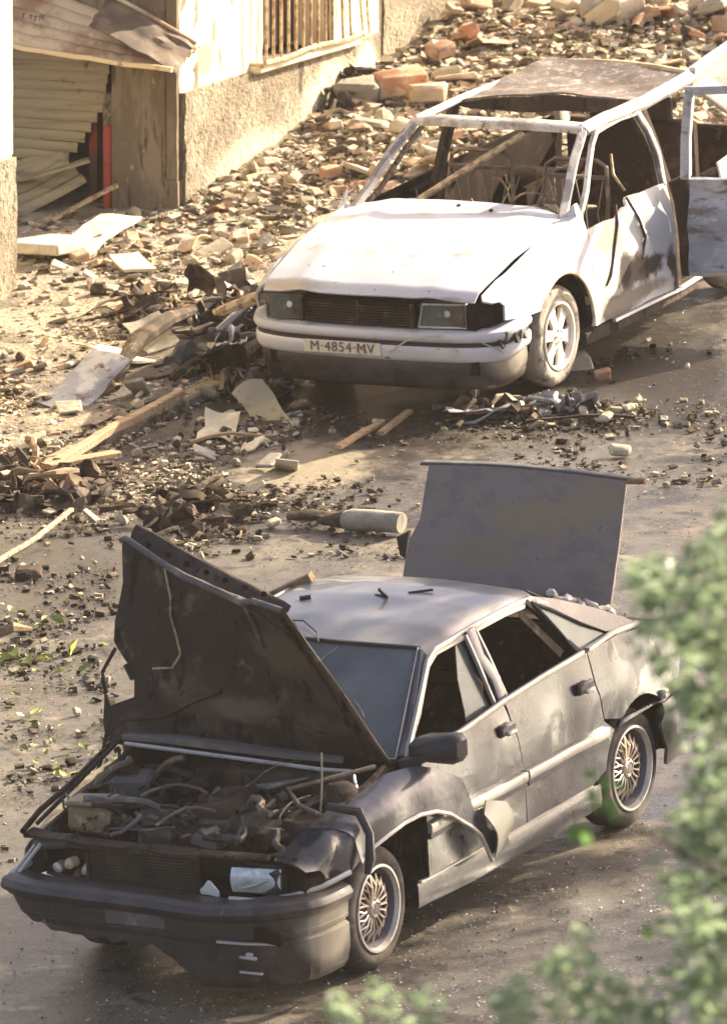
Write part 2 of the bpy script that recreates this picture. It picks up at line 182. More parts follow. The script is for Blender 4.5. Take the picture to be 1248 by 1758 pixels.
# ------------------------------------------------------------------ mesh building
class MB:
    def __init__(s): s.v = []; s.f = []; s.mi = []
    def add(s, vs, fs, mi=0):
        o = len(s.v); s.v += [tuple(p) for p in vs]; s.f += [tuple(i+o for i in f) for f in fs]; s.mi += [mi]*len(fs); return s
    def box(s, c, d, rot=None, ch=0., mi=0):
        x, y, z = d[0]/2, d[1]/2, d[2]/2; c = Vector(c); q = rot.to_matrix() if rot is not None and not isinstance(rot, Matrix) else (rot or Matrix.Identity(3))
        if ch <= 0:
            vs = [Vector((i*x, j*y, k*z)) for i in (-1,1) for j in (-1,1) for k in (-1,1)]
            fs = [(0,1,3,2),(4,6,7,5),(0,4,5,1),(2,3,7,6),(0,2,6,4),(1,5,7,3)]
        else:
            ch = min(ch, x*.9, y*.9, z*.9); vs = []; idx = {}
            for i in (-1,1):
                for j in (-1,1):
                    for k in (-1,1):
                        for a in range(3):
                            p = [i*x, j*y, k*z]
                            for b in range(3):
                                if b != a: p[b] -= (i,j,k)[b]*ch
                            idx[i,j,k,a] = len(vs); vs.append(Vector(p))
            fs = []
            for a in range(3):
                b, c2 = (a+1)%3, (a+2)%3
                for sg in (-1,1):
                    qd = []
                    for (p1,p2) in ((-1,-1),(1,-1),(1,1),(-1,1)):
                        k = [0,0,0]; k[a]=sg; k[b]=p1; k[c2]=p2; qd.append(idx[k[0],k[1],k[2],a])
                    fs.append(tuple(qd if sg>0 else qd[::-1]))
                for p1 in (-1,1):
                    for p2 in (-1,1):
                        k0=[0,0,0];k1=[0,0,0]; k0[a]=-1;k1[a]=1; k0[b]=k1[b]=p1; k0[c2]=k1[c2]=p2
                        qd=[idx[(*k0,b)],idx[(*k1,b)],idx[(*k1,c2)],idx[(*k0,c2)]]
                        fs.append(tuple(qd if p1*p2<0 else qd[::-1]))
            for i in (-1,1):
                for j in (-1,1):
                    for k in (-1,1):
                        t=[idx[i,j,k,0],idx[i,j,k,1],idx[i,j,k,2]]; fs.append(tuple(t if i*j*k>0 else t[::-1]))
        return s.add([q@p+c for p in vs], fs, mi)
    def tube(s, pts, r, n=8, mi=0, flat=1.0, upv=None):
        pts = [Vector(p) for p in pts]; k = len(pts); rs = r if isinstance(r, (list,tuple)) else [r]*k; vs=[]; up=None
        for i,p in enumerate(pts):
            t = (pts[min(i+1,k-1)]-pts[max(i-1,0)]).normalized()
            if up is None:
                up = Vector(upv) if upv else (Vector((0,0,1)) if abs(t.z)<.9 else Vector((1,0,0)))
            a = t.cross(up).normalized(); up = a.cross(t).normalized()
            for j in range(n):
                an = 2*math.pi*(j+.5)/n; vs.append(p+a*math.cos(an)*rs[i]+up*math.sin(an)*rs[i]*flat)
        fs=[(i*n+j,i*n+(j+1)%n,(i+1)*n+(j+1)%n,(i+1)*n+j) for i in range(k-1) for j in range(n)]
        fs+=[tuple(range(n))[::-1],tuple((k-1)*n+j for j in range(n))]
        return s.add(vs,fs,mi)
    def bar(s, pts, w, h, upv=(0,0,1), mi=0):
        """flat bar w wide (across), h thick (along up)"""
        pts=[Vector(p) for p in pts]; k=len(pts); vs=[]; ws = w if isinstance(w,(list,tuple)) else [w]*k
        for i,p in enumerate(pts):
            t=(pts[min(i+1,k-1)]-pts[max(i-1,0)]).normalized(); a=t.cross(Vector(upv)).normalized(); u=a.cross(t).normalized(); e=.25
            for (x,y) in ((-1,-1+e),(-1+e,-1),(1-e,-1),(1,-1+e),(1,1-e),(1-e,1),(-1+e,1),(-1,1-e)): vs.append(p+a*x*ws[i]/2+u*y*h/2)
        n=8; fs=[(i*n+j,i*n+(j+1)%n,(i+1)*n+(j+1)%n,(i+1)*n+j) for i in range(k-1) for j in range(n)]
        fs+=[tuple(range(n))[::-1],tuple((k-1)*n+j for j in range(n))]
        return s.add(vs,fs,mi)
    def lathe(s, prof, n=40, c=(0,0,0), ax='y', mi=0, closed=False):
        vs=[];k=len(prof)
        for (r,h) in prof:
            for j in range(n):
                a=2*math.pi*j/n; p={'y':(r*math.cos(a),h,r*math.sin(a)),'z':(r*math.cos(a),r*math.sin(a),h),'x':(h,r*math.cos(a),r*math.sin(a))}[ax]
                vs.append((p[0]+c[0],p[1]+c[1],p[2]+c[2]))
        rng = k if closed else k-1
        fs=[(i*n+j,i*n+(j+1)%n,((i+1)%k)*n+(j+1)%n,((i+1)%k)*n+j) for i in range(rng) for j in range(n)]
        return s.add(vs,fs,mi)
    def grid(s, nu, nv, fn, th=0., mi=0):
        P=[[Vector(fn(i/(nu-1),j/(nv-1))) for j in range(nv)] for i in range(nu)]
        vs=[p for r in P for p in r]; fs=[(i*nv+j,(i+1)*nv+j,(i+1)*nv+j+1,i*nv+j+1) for i in range(nu-1) for j in range(nv-1)]
        if not th: return s.add(vs,fs,mi)
        return s.shell(vs,fs,th,mi)
    def shell(s, vs, fs, th, mi=0):
        n=[Vector() for _ in vs]; ed={}
        for f in fs:
            a,b,c=vs[f[0]],vs[f[1]],vs[f[2]]; nn=(b-a).cross(c-a)
            if len(f)==4: nn+= (vs[f[2]]-a).cross(vs[f[3]]-a)
            for i in f: n[i]+=nn
            for i in range(len(f)):
                e=(f[i],f[(i+1)%len(f)]); k=(min(e),max(e)); ed.setdefault(k,[]).append(e)
        k=len(vs); off=[v-q.normalized()*th if q.length else v for v,q in zip(vs,n)]
        F=list(fs)+[tuple(i+k for i in f)[::-1] for f in fs]
        for q in ed.values():
            if len(q)==1: a,b=q[0]; F.append((b,a,a+k,b+k))
        return s.add(vs+off,F,mi)
    def sheet(s, poly, fn, th=.012, step=.05, flip=False, mi=0, seg=None):
        seg=seg or step*.8; pts=[]
        for i in range(len(poly)):
            a,b=Vector(poly[i]),Vector(poly[(i+1)%len(poly)]); n=max(1,int((b-a).length/seg)); pts+=[a+(b-a)*k/n for k in range(n)]
        nb=len(pts); edges=[(i,(i+1)%nb) for i in range(nb)]
        x0=min(p.x for p in pts);x1=max(p.x for p in pts);y0=min(p.y for p in pts);y1=max(p.y for p in pts)
        def inside(x,y):
            r=False;j=nb-1
            for i in range(nb):
                a,b=pts[i],pts[j]
                if (a.y>y)!=(b.y>y) and x<(b.x-a.x)*(y-a.y)/(b.y-a.y)+a.x: r=not r
                j=i
            return r
        P=np.array([tuple(p) for p in pts]); allp=list(pts)
        x=x0+step/2
        while x<x1:
            y=y0+step/2
            while y<y1:
                if inside(x,y) and ((P[:,0]-x)**2+(P[:,1]-y)**2).min()>(step*.4)**2: allp.append(Vector((x,y)))
                y+=step
            x+=step
        v2,e2,f2,*_=delaunay_2d_cdt(allp,edges,[],1,1e-6)
        f2=[f if not flip else f[::-1] for f in f2]
        return s.shell([Vector(fn(p.x,p.y)) for p in v2],[tuple(f) for f in f2],th,mi)
    def jitter(s, amp, sc=3., seed=0):
        s.v=[tuple(Vector(p)+noise.noise_vector(Vector(p)*sc+Vector((seed,0,0)))*amp) for p in s.v]; return s
    def build(s, name, mats, parent=None, smooth=True, label=None, kind=None, angle=38):
        me=bpy.data.meshes.new(name); me.from_pydata(s.v,[],s.f); me.validate()
        ms=mats if isinstance(mats,(list,tuple)) else [mats]
        for q in ms: me.materials.append(M[q] if isinstance(q,str) else q)
        if len(ms)>1 and len(me.polygons)==len(s.mi): me.polygons.foreach_set('material_index',s.mi)
        if smooth:
            me.polygons.foreach_set('use_smooth',[True]*len(me.polygons)); me.set_sharp_from_angle(angle=R(angle))
        o=bpy.data.objects.new(name,me); COL.objects.link(o)
        if parent: o.parent=parent
        if label: o['label']=label
        if kind: o['kind']=kind
        return o
def B(): return MB()
def tag(o,label=None,cat=None,group=None,kind=None):
    if label: o['label']=label
    if cat: o['category']=cat
    if group: o['group']=group
    if kind: o['kind']=kind
    return o
def thing(name,label,cat,mat4=None,group=None):
    o=bpy.data.objects.new(name,None); COL.objects.link(o); o.empty_display_size=.1
    if mat4 is not None: o.matrix_world=mat4
    return tag(o,label,cat,group)
def lerp(a,b,t): return a+(b-a)*t
def interp(x,xs,ys): return float(np.interp(x,xs,ys))
def arc(cx,cz,r,a0,a1,n=14,rz=None): return [(cx+r*math.cos(R(a0+(a1-a0)*i/n)),cz+(rz or r)*math.sin(R(a0+(a1-a0)*i/n))) for i in range(n+1)]
def car_matrix(x,y,deg):
    t=R(deg); f=Vector((-math.cos(t),-math.sin(t),0)); l=Vector((math.sin(t),-math.cos(t),0))
    m=Matrix((f,l,Vector((0,0,1)))).transposed().to_4x4(); m.translation=(x,y,0); return m
# ================================================================== THE SETTING
def street_poly(px): return [gp(*p) for p in px]
b = B()
def ground_z(x, y): return 0.0
xs = [-170,-80,-20,-8]+[ -6+.5*i for i in range(25)]+[8,20,80,170]; ys=[-190,-120,-60,-30,-14]+[-12+.5*i for i in range(64)]+[26,40,90,170]
vs=[(x,y,noise.noise(Vector((x*.7,y*.7,0)))*.012-.006) for x in xs for y in ys]; ny=len(ys)
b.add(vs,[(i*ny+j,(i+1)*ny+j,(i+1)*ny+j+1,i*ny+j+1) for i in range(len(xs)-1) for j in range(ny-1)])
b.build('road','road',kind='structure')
# pavement and kerb (kerb line runs parallel to the parked white car)
K0=Vector((-.56,3.55,0)); KD=Vector((1.52,2.70,0)).normalized(); KN=Vector((-KD.y,KD.x,0))
def kp(s,t,z=0.): p=K0+KD*s+KN*t; return Vector((p.x,p.y,z))
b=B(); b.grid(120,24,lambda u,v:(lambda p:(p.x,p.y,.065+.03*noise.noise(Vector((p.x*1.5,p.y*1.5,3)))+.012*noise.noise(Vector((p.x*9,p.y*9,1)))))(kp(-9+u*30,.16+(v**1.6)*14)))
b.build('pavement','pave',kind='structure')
kb=thing('kerb','worn pale stone kerb half buried under dust and debris','kerb',Matrix.Identity(4))
kb['kind']='structure'; del kb['category']
for i in range(26):
    s=-8.5+i*.95; bb=B(); c=kp(s+.47,.08,-.012); bb.box((0,0,0),(.935,.17,.14),ch=.015); bb.jitter(.006,4,i)
    o=bb.build('kerb_stone',M['pave'] if i else M['pave'],kb); o.location=c; o.rotation_euler=(0,0,math.atan2(KD.y,KD.x))
# the building frame: local x along the wall up the street, y into the building, z vertical
ta=R(69.6); av=Vector((math.cos(ta),math.sin(ta),0)); av=(av-UP*av.dot(UP)).normalized(); nv=av.cross(UP)
BMAT=Matrix((av,-nv,UP)).transposed().to_4x4(); BMAT.translation=Vector((-1.05,7.87,0))
def bl(a,n,z): return BMAT@Vector((a,-n,z))
def rough_panel(bb,x0,x1,z0,z1,y,step,amp,th=.2,seed=0,edge=0.):
    nx=max(2,int((x1-x0)/step)+1); nz=max(2,int((z1-z0)/step)+1)
    def fn(u,v):
        x=lerp(x0,x1,u); z=lerp(z0,z1,v); p=Vector((x,z,seed))
        q=amp*noise.noise(p*5)+amp*.6*noise.noise(p*15); ez=edge*noise.noise(Vector((x*5,seed,3))) if v>.999 else 0
        return (x,y-q,z+ez)
    bb.grid(nx,nz,fn,-th if False else th)
    return bb
# --- long street wall with barred window
hb=thing('plaster_building','cream plaster building with rough grey plinth and a barred window over the rubble','building',BMAT)
def wall_block(name,x0,x1,z0,z1,y0,y1,m,amp=.008,step=.06,seed=0,**k):
    bb=B(); bb.box(((x0+x1)/2,(y0+y1)/2+.03,(z0+z1)/2),(x1-x0,y1-y0-.06,z1-z0)); rough_panel(bb,x0,x1,z0,z1,y0,step,amp,.03,seed)
    return bb.build(name,m,hb,angle=60,**k)
bb=B();bb.box((1.88,.28,.12),(3.68,.50,1.28))
def plinth_fn(u,v):
    x=.035+u*3.62; z=-.45+v*1.235; p=Vector((x,z,0)); top=(.02*noise.noise(Vector((x*6,0,2)))) if v>.97 else 0
    blob=.02*max(0,1-abs(x-3.3)/.45) if z>.3 else 0
    return (x,-.022-.014*noise.noise(p*4)-.010*noise.noise(p*17)-blob,z+top)
bb.grid(110,42,plinth_fn,.03); bb.build('plinth','plinth',hb,angle=70)
wall_block('upper_wall',.0,1.50,.785,3.4,0,.40,'cream',.010,seed=1)
wall_block('upper_wall',2.82,3.68,.785,3.4,0,.5,'cream',.010,seed=2)
wall_block('upper_wall',1.50,2.82,2.1,3.4,0.0,.5,'cream',.010,seed=3)
bb=B(); bb.box((2.86,3.0,1.5),(1.64,5.0,3.7)); bb.build('rear_wing','cream',hb)
bb=B(); bb.box((1.86,2.6,3.55),(3.9,5.8,.12),ch=.02); bb.build('flat_roof','pier',hb)
win=B(); win.box((2.16,.33,1.45),(1.32,.05,1.3)); wo=win.build('window','void',hb)
for i in range(9):
    s=B(); s.box((1.56+i*.15,.285,1.45),(.12,.03,1.28),ch=.006); s.build('shutter_board',mat('brown_board',(.085,.05,.03),.8,layers=[((.05,.03,.02),6,.5,.7)]) if i==0 else bpy.data.materials['brown_board'],wo)
s=B(); s.box((2.2,-.035,.795),(1.9,.09,.05),ch=.012).jitter(.008,6); s.build('sill','cream',hb)
gr=B(); gr.tube([(1.27+i*.19,-.10+.015*noise.noise(Vector((i*.7,0,0))),.845-.01*math.sin(i)) for i in range(11)],.016,6); go=gr.build('window_grille','bar',hb)
gr=B(); gr.tube([(1.27,-.10,2.0),(3.15,-.10,2.0)],.016,6); gr.build('cross_rail','bar',go)
for i in range(14):
    x=1.29+i*.138; bend=.05*max(0,i-9); q=B(); zz=[.83+(1.2)*k/8 for k in range(9)]
    q.tube([(x+bend*(1-k/8)**2*(.7 if i%2 else 1.1)+.006*noise.noise(Vector((i,k,0))),-.10+.006*noise.noise(Vector((k,i,4))),z) for k,z in enumerate(zz)],.0095,6,flat=1); q.build('window_bar','bar',go)
for x in (1.27,3.15):
    q=B(); q.tube([(x,-.10,.83),(x,.02,.83)],.014,6); q.build('grille_fixing','bar',go)
# --- second wall, dark joint and third wall further up
w2=thing('grey_rendered_wall','tall rough grey rendered wall beyond the dark vertical joint, above the rubble','wall',BMAT)
bb=B(); bb.box((4.82,.27,1.4),(2.02,.5,4.2)); rough_panel(bb,3.80,5.84,-.3,2.0,.005,.06,.014,.03,5); bb.build('wall_face','plinth',w2,angle=70)
jp=thing('recessed_joint','dark recessed vertical joint between the cream wall and the grey wall','wall joint',BMAT)
bb=B(); bb.box((3.745,.14,1.3),(.10,.10,3.6)); bb.build('joint_backing','pier',jp)
dp=B(); dp.tube([(3.745,.05,.1),(3.75,.04,1.2),(3.74,.05,3)],.035,10); dp.build('drain_pipe','pier',jp)
w3=thing('wall_shadow_block','dark square block standing for a shadow at the far end of the grey wall','pillar',BMAT)  # dark block stands in for a column of shadow
bb=B(); bb.box((5.99,.0,1.6),(.22,.34,3.6),ch=.01); bb.build('shadow_block_shaft','pier',w3)
w4=thing('far_plaster_wall','pale far wall beyond the dark shadow block at the top of the street','wall',BMAT)
bb=B(); bb.box((8.6,.45,1.9),(4.9,.4,3.6)); rough_panel(bb,6.15,11,.2,2.4,.24,.1,.014,.03,8); bb.build('wall_face','plinth',w4,angle=70)
# --- gable side with pier, lintel and shutter
sb=thing('shuttered_garage','grimy garage front in shade with a buckled roller shutter','garage',BMAT)
def fbox(name,n0,n1,z0,z1,a0,a1,m,seed=0,amp=.006):
    bb=B(); bb.box(((a0+a1)/2+.015,-(n0+n1)/2,(z0+z1)/2),(a1-a0-.03,abs(n1-n0),z1-z0))
    nn=max(3,int(abs(n1-n0)/.05)); nz=max(3,int((z1-z0)/.05))
    bb.grid(nn,nz,lambda u,v:(a0-amp*noise.noise(Vector((u*nn*.3,v*nz*.3,seed)))-amp*.5*noise.noise(Vector((u*nn,v*nz,seed))),-lerp(n0,n1,1-u),lerp(z0,z1,v)),-.03 if False else .03)
    return bb.build(name,m,sb,angle=60)
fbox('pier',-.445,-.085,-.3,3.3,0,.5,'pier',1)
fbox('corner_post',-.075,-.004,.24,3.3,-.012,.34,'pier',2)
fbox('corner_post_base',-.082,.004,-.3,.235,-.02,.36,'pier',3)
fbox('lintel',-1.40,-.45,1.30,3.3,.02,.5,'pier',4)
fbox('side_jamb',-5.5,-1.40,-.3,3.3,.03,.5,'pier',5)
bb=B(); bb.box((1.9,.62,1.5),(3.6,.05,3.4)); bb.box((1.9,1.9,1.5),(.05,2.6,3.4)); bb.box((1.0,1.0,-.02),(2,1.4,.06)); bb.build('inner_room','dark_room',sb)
# buckled slats of the roller shutter, one by one
NS=21
for i in range(NS):
    t=i/(NS-1); z=1.22-t*1.20; q=B()
    # right end of the slats: straight at the top, torn in and dropped at the bottom
    n1=interp(t,[0,.2,.45,.62,.75,.88,1],[-.455,-.48,-.53,-.66,-.80,-.74,-.60])
    sag=interp(t,[0,.5,.7,1],[0,0,.05,-.16]); tilt=interp(t,[0,.45,.7,.85,1],[.0,-.01,-.03,.17,.22]); out=interp(t,[0,.5,.75,1],[0,.03,.12,.34])
    pts=[]
    for k in range(9):
        u=k/8; n=lerp(-1.39,n1,u); a=.06-out*math.sin(u*2.4)*.7-(.06*math.sin(u*3)*t); zz=z+tilt*u*u+.006*noise.noise(Vector((i*.8,k*.5,0)))-(.1*t*(1-u) if t>.7 else 0)
        pts.append((a,-n,zz))
    q.tube(pts,.034,8,flat=.36,upv=(1,0,0)); 
    # slat: face the street side
    s=q.build('shutter_slat','shutter',sb); 
rp=thing('red_post','red painted post behind the torn shutter edge','post',BMAT)
q=B(); q.box((-.02,.475,.29),(.045,.05,.56),ch=.008); q.build('post_shaft','redpole',rp); q=B(); q.box((-.02,.475,.0),(.09,.09,.02)); q.build('foot_plate','redpole',rp)
# corrugated metal awning hanging over the shutter
aw=thing('bent_corrugated_awning','sagging rusty corrugated sheet awning over the roller shutter','awning',BMAT)
def awn(u,v):
    n=lerp(-1.16,.14,u); z0=lerp(1.125,.985,u**1.6)-.035*math.sin(u*3.1); z=z0+v*lerp(.34,.10,u**1.3); a=-.50+v*.48
    return (a+.012*math.sin(v*34),-n,z+.016*math.sin(v*34+1)+.012*noise.noise(Vector((u*6,v*3,0))))
q=B(); q.grid(36,46,awn,.004); q.build('corrugated_sheet','rust',aw,angle=70)
q=B(); q.bar([awn(i/12,-.01) for i in range(13)],.03,.03); q.build('front_lip',mat('pale_lip',(.7,.55,.32),.6,layers=[((.4,.22,.1),12,.55,.68)]),aw)
ft=B(); ft.grid(14,8,lambda u,v:(-.14-.34*(1-v)+.02*math.sin(v*20),-lerp(-.42,.16,u),lerp(1.37,1.09,u**1.1)-.02+v*.05-.10*(1-v)+.02*noise.noise(Vector((u*5,v*5,2)))),.012)
ft.build('torn_dark_flashing','sheet_soot',aw); ft=B(); ft.tube([(-.14,-lerp(-.5,.165,k/9),lerp(1.44,1.12,(k/9)**1.1)) for k in range(10)],.014,6); ft.build('flashing_edge','rust',aw)
for i,(n,z,h) in enumerate(((-.86,1.255,.03),(-.83,1.25,.03),(-.80,1.25,.035),(-.78,1.255,.03),(-.91,1.26,.035))):
    q=B(); q.tube([(-.36,-n,z),(-.355,-n-.01,z+h),(-.35,-n+.012,z+h*.6)],.005,5); q.build('scrawled_stroke','ink',aw)
# --- the nearer wall on the left edge
lw=thing('left_sunlit_wall','sunlit cream wall end with rough base at the left edge of the view','wall',BMAT)
bb=B(); bb.box((-5.3,.57,1.6),(6.2,.6,4.2)); rough_panel(bb,-8.4,-2.2,.64,2.2,.262,.08,.006,.012,12); bb.build('upper_face','cream',lw,angle=60)
bb=B(); bb.box((-5.29,.41,-.2),(6.2,.3,1.6)); rough_panel(bb,-8.39,-2.18,-1.0,.62,.245,.05,.012,.02,13); bb.build('rough_base','plinth',lw,angle=70)
# --- rubble slope against the wall
def heap(x,y):
    p=BMAT.inverted()@Vector((x,y,0)); a,n=p.x,-p.y
    z=0.06 if (Vector((x,y,0))-K0).dot(KN)>.1 else 0.
    if a>-.3: 
        k=interp(a,[-.3,.6,2,4,6,12],[0,.04,.08,.14,.22,.34]); z+=k*max(0,1-n/interp(a,[0,3,5,8],[1.0,1.9,3.6,9]))**.8*(1+.5*noise.noise(Vector((x*1.6,y*1.6,0))))
    return z
b=B(); b.grid(120,110,lambda u,v:(lambda q:(q.x,q.y,heap(q.x,q.y)-.015+.05*noise.noise(Vector((q.x*6,q.y*6,5)))*min(1,heap(q.x,q.y)*5)+.02*noise.noise(Vector((q.x*20,q.y*20,5)))))((lambda a,n:(lambda p:Vector((p.x,p.y,0)))(bl(a,n,0)))(-.6+u*12,-.05+v*7)))
b.build('rubble_slope','mound',kind='stuff',label='slope of dusty crushed rubble piled against the wall')
# ================================================================== THE CARS
def wheel_tyre(r,w,rim_r,flat=0.):
    """tyre about local y, outer face at y=0, going inwards to y=-w; hub at origin"""
    b=B(); c=.03
    b.lathe([(rim_r,-.012),(rim_r+.02,.004),(r-.045,.010),(r-.015,-.004),(r,-.03),(r+.002,-w/2),(r,-w+.03),(r-.02,-w),(rim_r,-w+.005),(rim_r-.01,-w/2)],56,closed=True)
    if flat: b.v=[(x,y+(.02*(1-(z+r)/.1) if z<-r+.1 and y>-w/2 else 0),max(z,-r+flat)) for x,y,z in b.v]
    return b
# ---------------------------------------------------------------- dark car
DM=car_matrix(-.0641,-7.8073,61.0)
dc=thing('wrecked_dark_car','dusty dark five door car with open bonnet, raised boot lid and bare engine bay','car',DM)
dW=lambda x: interp(x,[-2.1,-1.8,-1.2,1.3,1.8,2.1],[.79,.835,.86,.86,.84,.80])
def dS(x,s,off=0.,W=None,zs=None,dx=0):
    w=(W or dW)(x)+off; zs=zs if zs is not None else interp(x,[-2.1,.9,1.0,1.5,2.06],[1.5,1.5,.87,.79,.66])
    z=min(s,zs); y=w-.05*max(0,(.30-z)/.2)**2-.055*max(0,(z-.60)/.4)**2+.010*math.exp(-((z-.80)/.05)**2)
    if s>zs: t=min(1.3,(s-zs)/.16); y-= .15*(1-math.cos(t*math.pi/2)); z=zs+.075*math.sin(min(1,t)*math.pi/2)
    return (x+dx,y,z)
def dent(x,z,cx,cz,r,a): return -a*math.exp(-((x-cx)**2+(z-cz)**2)/r**2)
def dDoor(x,s): return dS(x,s,off=dent(x,s,.45,.55,.22,.012)+dent(x,s,-.6,.75,.16,.012)+dent(x,s,.1,.9,.08,-.008)+.004*noise.noise(Vector((x*4,s*4,0))))
G=.006
q=B(); q.sheet([(.935,.36),(-.115+G,.36),(-.125+G,.62),(-.06+G,.88),(-.03+G,1.005),(.42,.962),(.90,.93),(.93,.80)],dDoor,.02,.07,flip=True); fd=q.build('front_door','dpaint',dc,label='dented dusty front door with bright side moulding')
q=B(); q.sheet([(-.115-G,.36),(-.115-G,.62),(-.06-G,.88),(-.04-G,1.005),(-.80,1.03),(-.96,1.03),(-.955,.86),(-1.0,.66)]+[(p[0]-.0,p[1]) for p in arc(-1.38,.30,.40,52,10,8)][1:-1]+[(-.84,.36)],dDoor,.02,.07,flip=True); rd=q.build('rear_door','dpaint',dc)
q=B(); q.sheet([(-.97,1.03),(-1.3,1.035),(-1.62,1.0),(-1.95,.96),(-1.99,.80),(-1.93,.66),(-1.80,.60)]+arc(-1.38,.30,.40,48,55,1)+[(-1.38+.41*math.cos(R(a)),.30+.40*math.sin(R(a))) for a in range(130,50,-8)]+[(-1.01,.67),(-.967,.86)],lambda x,s:dS(x,s,off=.003*noise.noise(Vector((x*4,s*4,2)))+.022*math.exp(-((math.hypot(x+1.38,s-.3)-.42)/.05)**2)*(s>.3)),.02,.05,flip=True); q.build('rear_quarter','dpaint',dc)
for o,x0,x1 in ((fd,.93,-.105),(rd,-.125,-1.005)):
    q=B(); q.bar([dDoor(lerp(x0,x1,k/8),.60+.012*k/8-(0.0))[0:1]+(dDoor(lerp(x0,x1,k/8),.6)[1]+.012,.605) for k in range(9)],.05,.030,(0,1,0)); q.build('side_moulding','chrome',o)
    q=B(); q.bar([(lerp(x0,x1,k/8),dDoor(lerp(x0,x1,k/8),.6)[1]+.004,.565) for k in range(9)],.03,.03,(0,1,0)); q.build('lower_moulding','black',o)
for o,x in ((fd,.03),(rd,-.83)):
    q=B(); y=dW(x)-.01; q.box((x,y,.885),(.16,.03,.06),ch=.012); q.box((x-.01,y+.02,.868),(.09,.03,.022),ch=.008,mi=1); q.build('handle',['black','lip'],o)
q=B(); q.bar([(1.0,.80,.27),(.4,.815,.265),(-.3,.815,.265),(-.98,.80,.27)],.13,.07,(0,1,0)); q.jitter(.01,5); q.build('sill','dpaint',dc)
q=B(); q.bar([(1.0,.84,.345),(.0,.85,.35),(-.85,.85,.355)],.014,.02,(0,1,0)); q.build('sill_trim','chrome',dc)
# inner shell (dark), so that gaps and openings show depth
q=B(); q.box((-.2,0,.24),(2.35,1.52,.08)); q.box((-1.9,0,.52),(.06,1.4,.5)); q.box((.97,.0,.62),(.05,1.46,.66)); q.build('floor_pan','void',dc)
for s in (1,-1):
    q=B(); q.box((-.05,s*.755,.62),(1.95,.05,.60)); q.build('door_card','interior',dc)
    q=B(); q.grid(14,6,lambda u,v:(-1.38+.42*math.cos(math.pi*u),s*lerp(.45,.83,v),.30+.42*math.sin(math.pi*u)),.01); q.box((-1.38,s*.44,.45),(.9,.03,.6)); q.build('wheel_housing','void',dc)
q=B(); q.grid(20,8,lambda u,v:(1.38+.50*math.cos(math.pi*u),lerp(.40,.74,v),.28+.50*math.sin(math.pi*u)),.01); q.box((1.35,.40,.5),(1.1,.03,.55)); q.box((.94,.62,.55),(.04,.42,.5)); q.jitter(.012,6); q.build('wheel_housing','void',dc)
q=B(); q.grid(16,8,lambda u,v:(1.38+.46*math.cos(math.pi*u),-lerp(.45,.76,v),.28+.44*math.sin(math.pi*u)),.01); q.build('wheel_housing','void',dc)
# right side (away from the camera)
Rf=lambda x,s:(lambda p:(p[0],-p[1],p[2]))(dS(x,s))
q=B(); q.sheet([(.935,.36),(-1.0,.36),(-1.0,.68),(-.96,1.03),(.42,.962),(.93,.93)],Rf,.02,.12); q.build('right_side_doors','dpaint',dc)
q=B(); q.sheet([(-.98,1.03),(-1.95,.96),(-1.99,.66),(-1.80,.60)]+arc(-1.38,.30,.40,48,130,8)+[(-1.0,.67)],Rf,.02,.1); q.build('right_rear_quarter','dpaint',dc)
q=B(); q.sheet([(.95,.36),(1.0,.34)]+arc(1.38,.30,.38,172,25,10)+[(2.0,.5),(2.08,.60),(2.04,.80),(1.5,.93),(1.0,1.02),(.95,1.02)],lambda x,s:(lambda p:(p[0],-p[1]+.02*noise.noise(Vector((x*3,s*3,0))),p[2]))(dS(x,s)),.012,.08); q.build('right_fender','dfender',dc)
# left fender, torn loose and shoved back over the door
def fen(x,s):
    k=max(0,(1.5-x)/1.1); zs=interp(x,[.2,.6,.96,1.5,2.06],[1,.86,.875,.79,.665])
    p=dS(x,s,off=.02+.055*k+.012*noise.noise(Vector((x*3.5,s*3.5,0)))+dent(x,s,1.55,.66,.10,.02)-.02*math.sin(s*14)*max(0,.7-x),zs=zs)
    return p
q=B(); q.sheet([(1.60,.60),(1.50,.665),(1.37,.70),(1.23,.72),(1.07,.72),(.93,.70),(.80,.655),(.69,.59),(.59,.53),(.51,.47),(.46,.385),(.42,.31),(.33,.335),(.235,.345),(.29,.45),(.37,.56),(.47,.60),(.56,.605),(.60,.70),(.66,.80),(.78,.87),(.96,.97),(1.2,1.03),(1.5,1.0),(1.76,.95),(1.68,.76)],fen,.007,.045,flip=True); q.build('torn_fender','dfender',dc,label='dusty grey front fender torn loose and pushed back over the door')
q=B(); q.tube([fen(x,z)[0:1]+(fen(x,z)[1]+.004,fen(x,z)[2]) for x,z in ((1.555,.63),(1.49,.663),(1.37,.698),(1.23,.718),(1.07,.718),(.93,.698),(.80,.653),(.69,.588),(.59,.53),(.51,.468),(.46,.383),(.42,.31))],.011,7); q.build('fender_lip','lip',dc)
q=B(); q.sheet([(.28,.345),(.20,.44),(.33,.60),(.47,.64),(.52,.58),(.46,.47),(.42,.33)],lambda x,s:(x,.955+.035*math.sin(s*11+x*6)+.02*x,s),.008,.04,flip=True); q.build('folded_flap',mat('bare_grey_metal',(.28,.265,.225),.45,.3,layers=[((.32,.31,.27),6,.5,.65,.4),((.14,.12,.1),9,.62,.7)]),dc,label='pale bent metal flap over the side moulding')
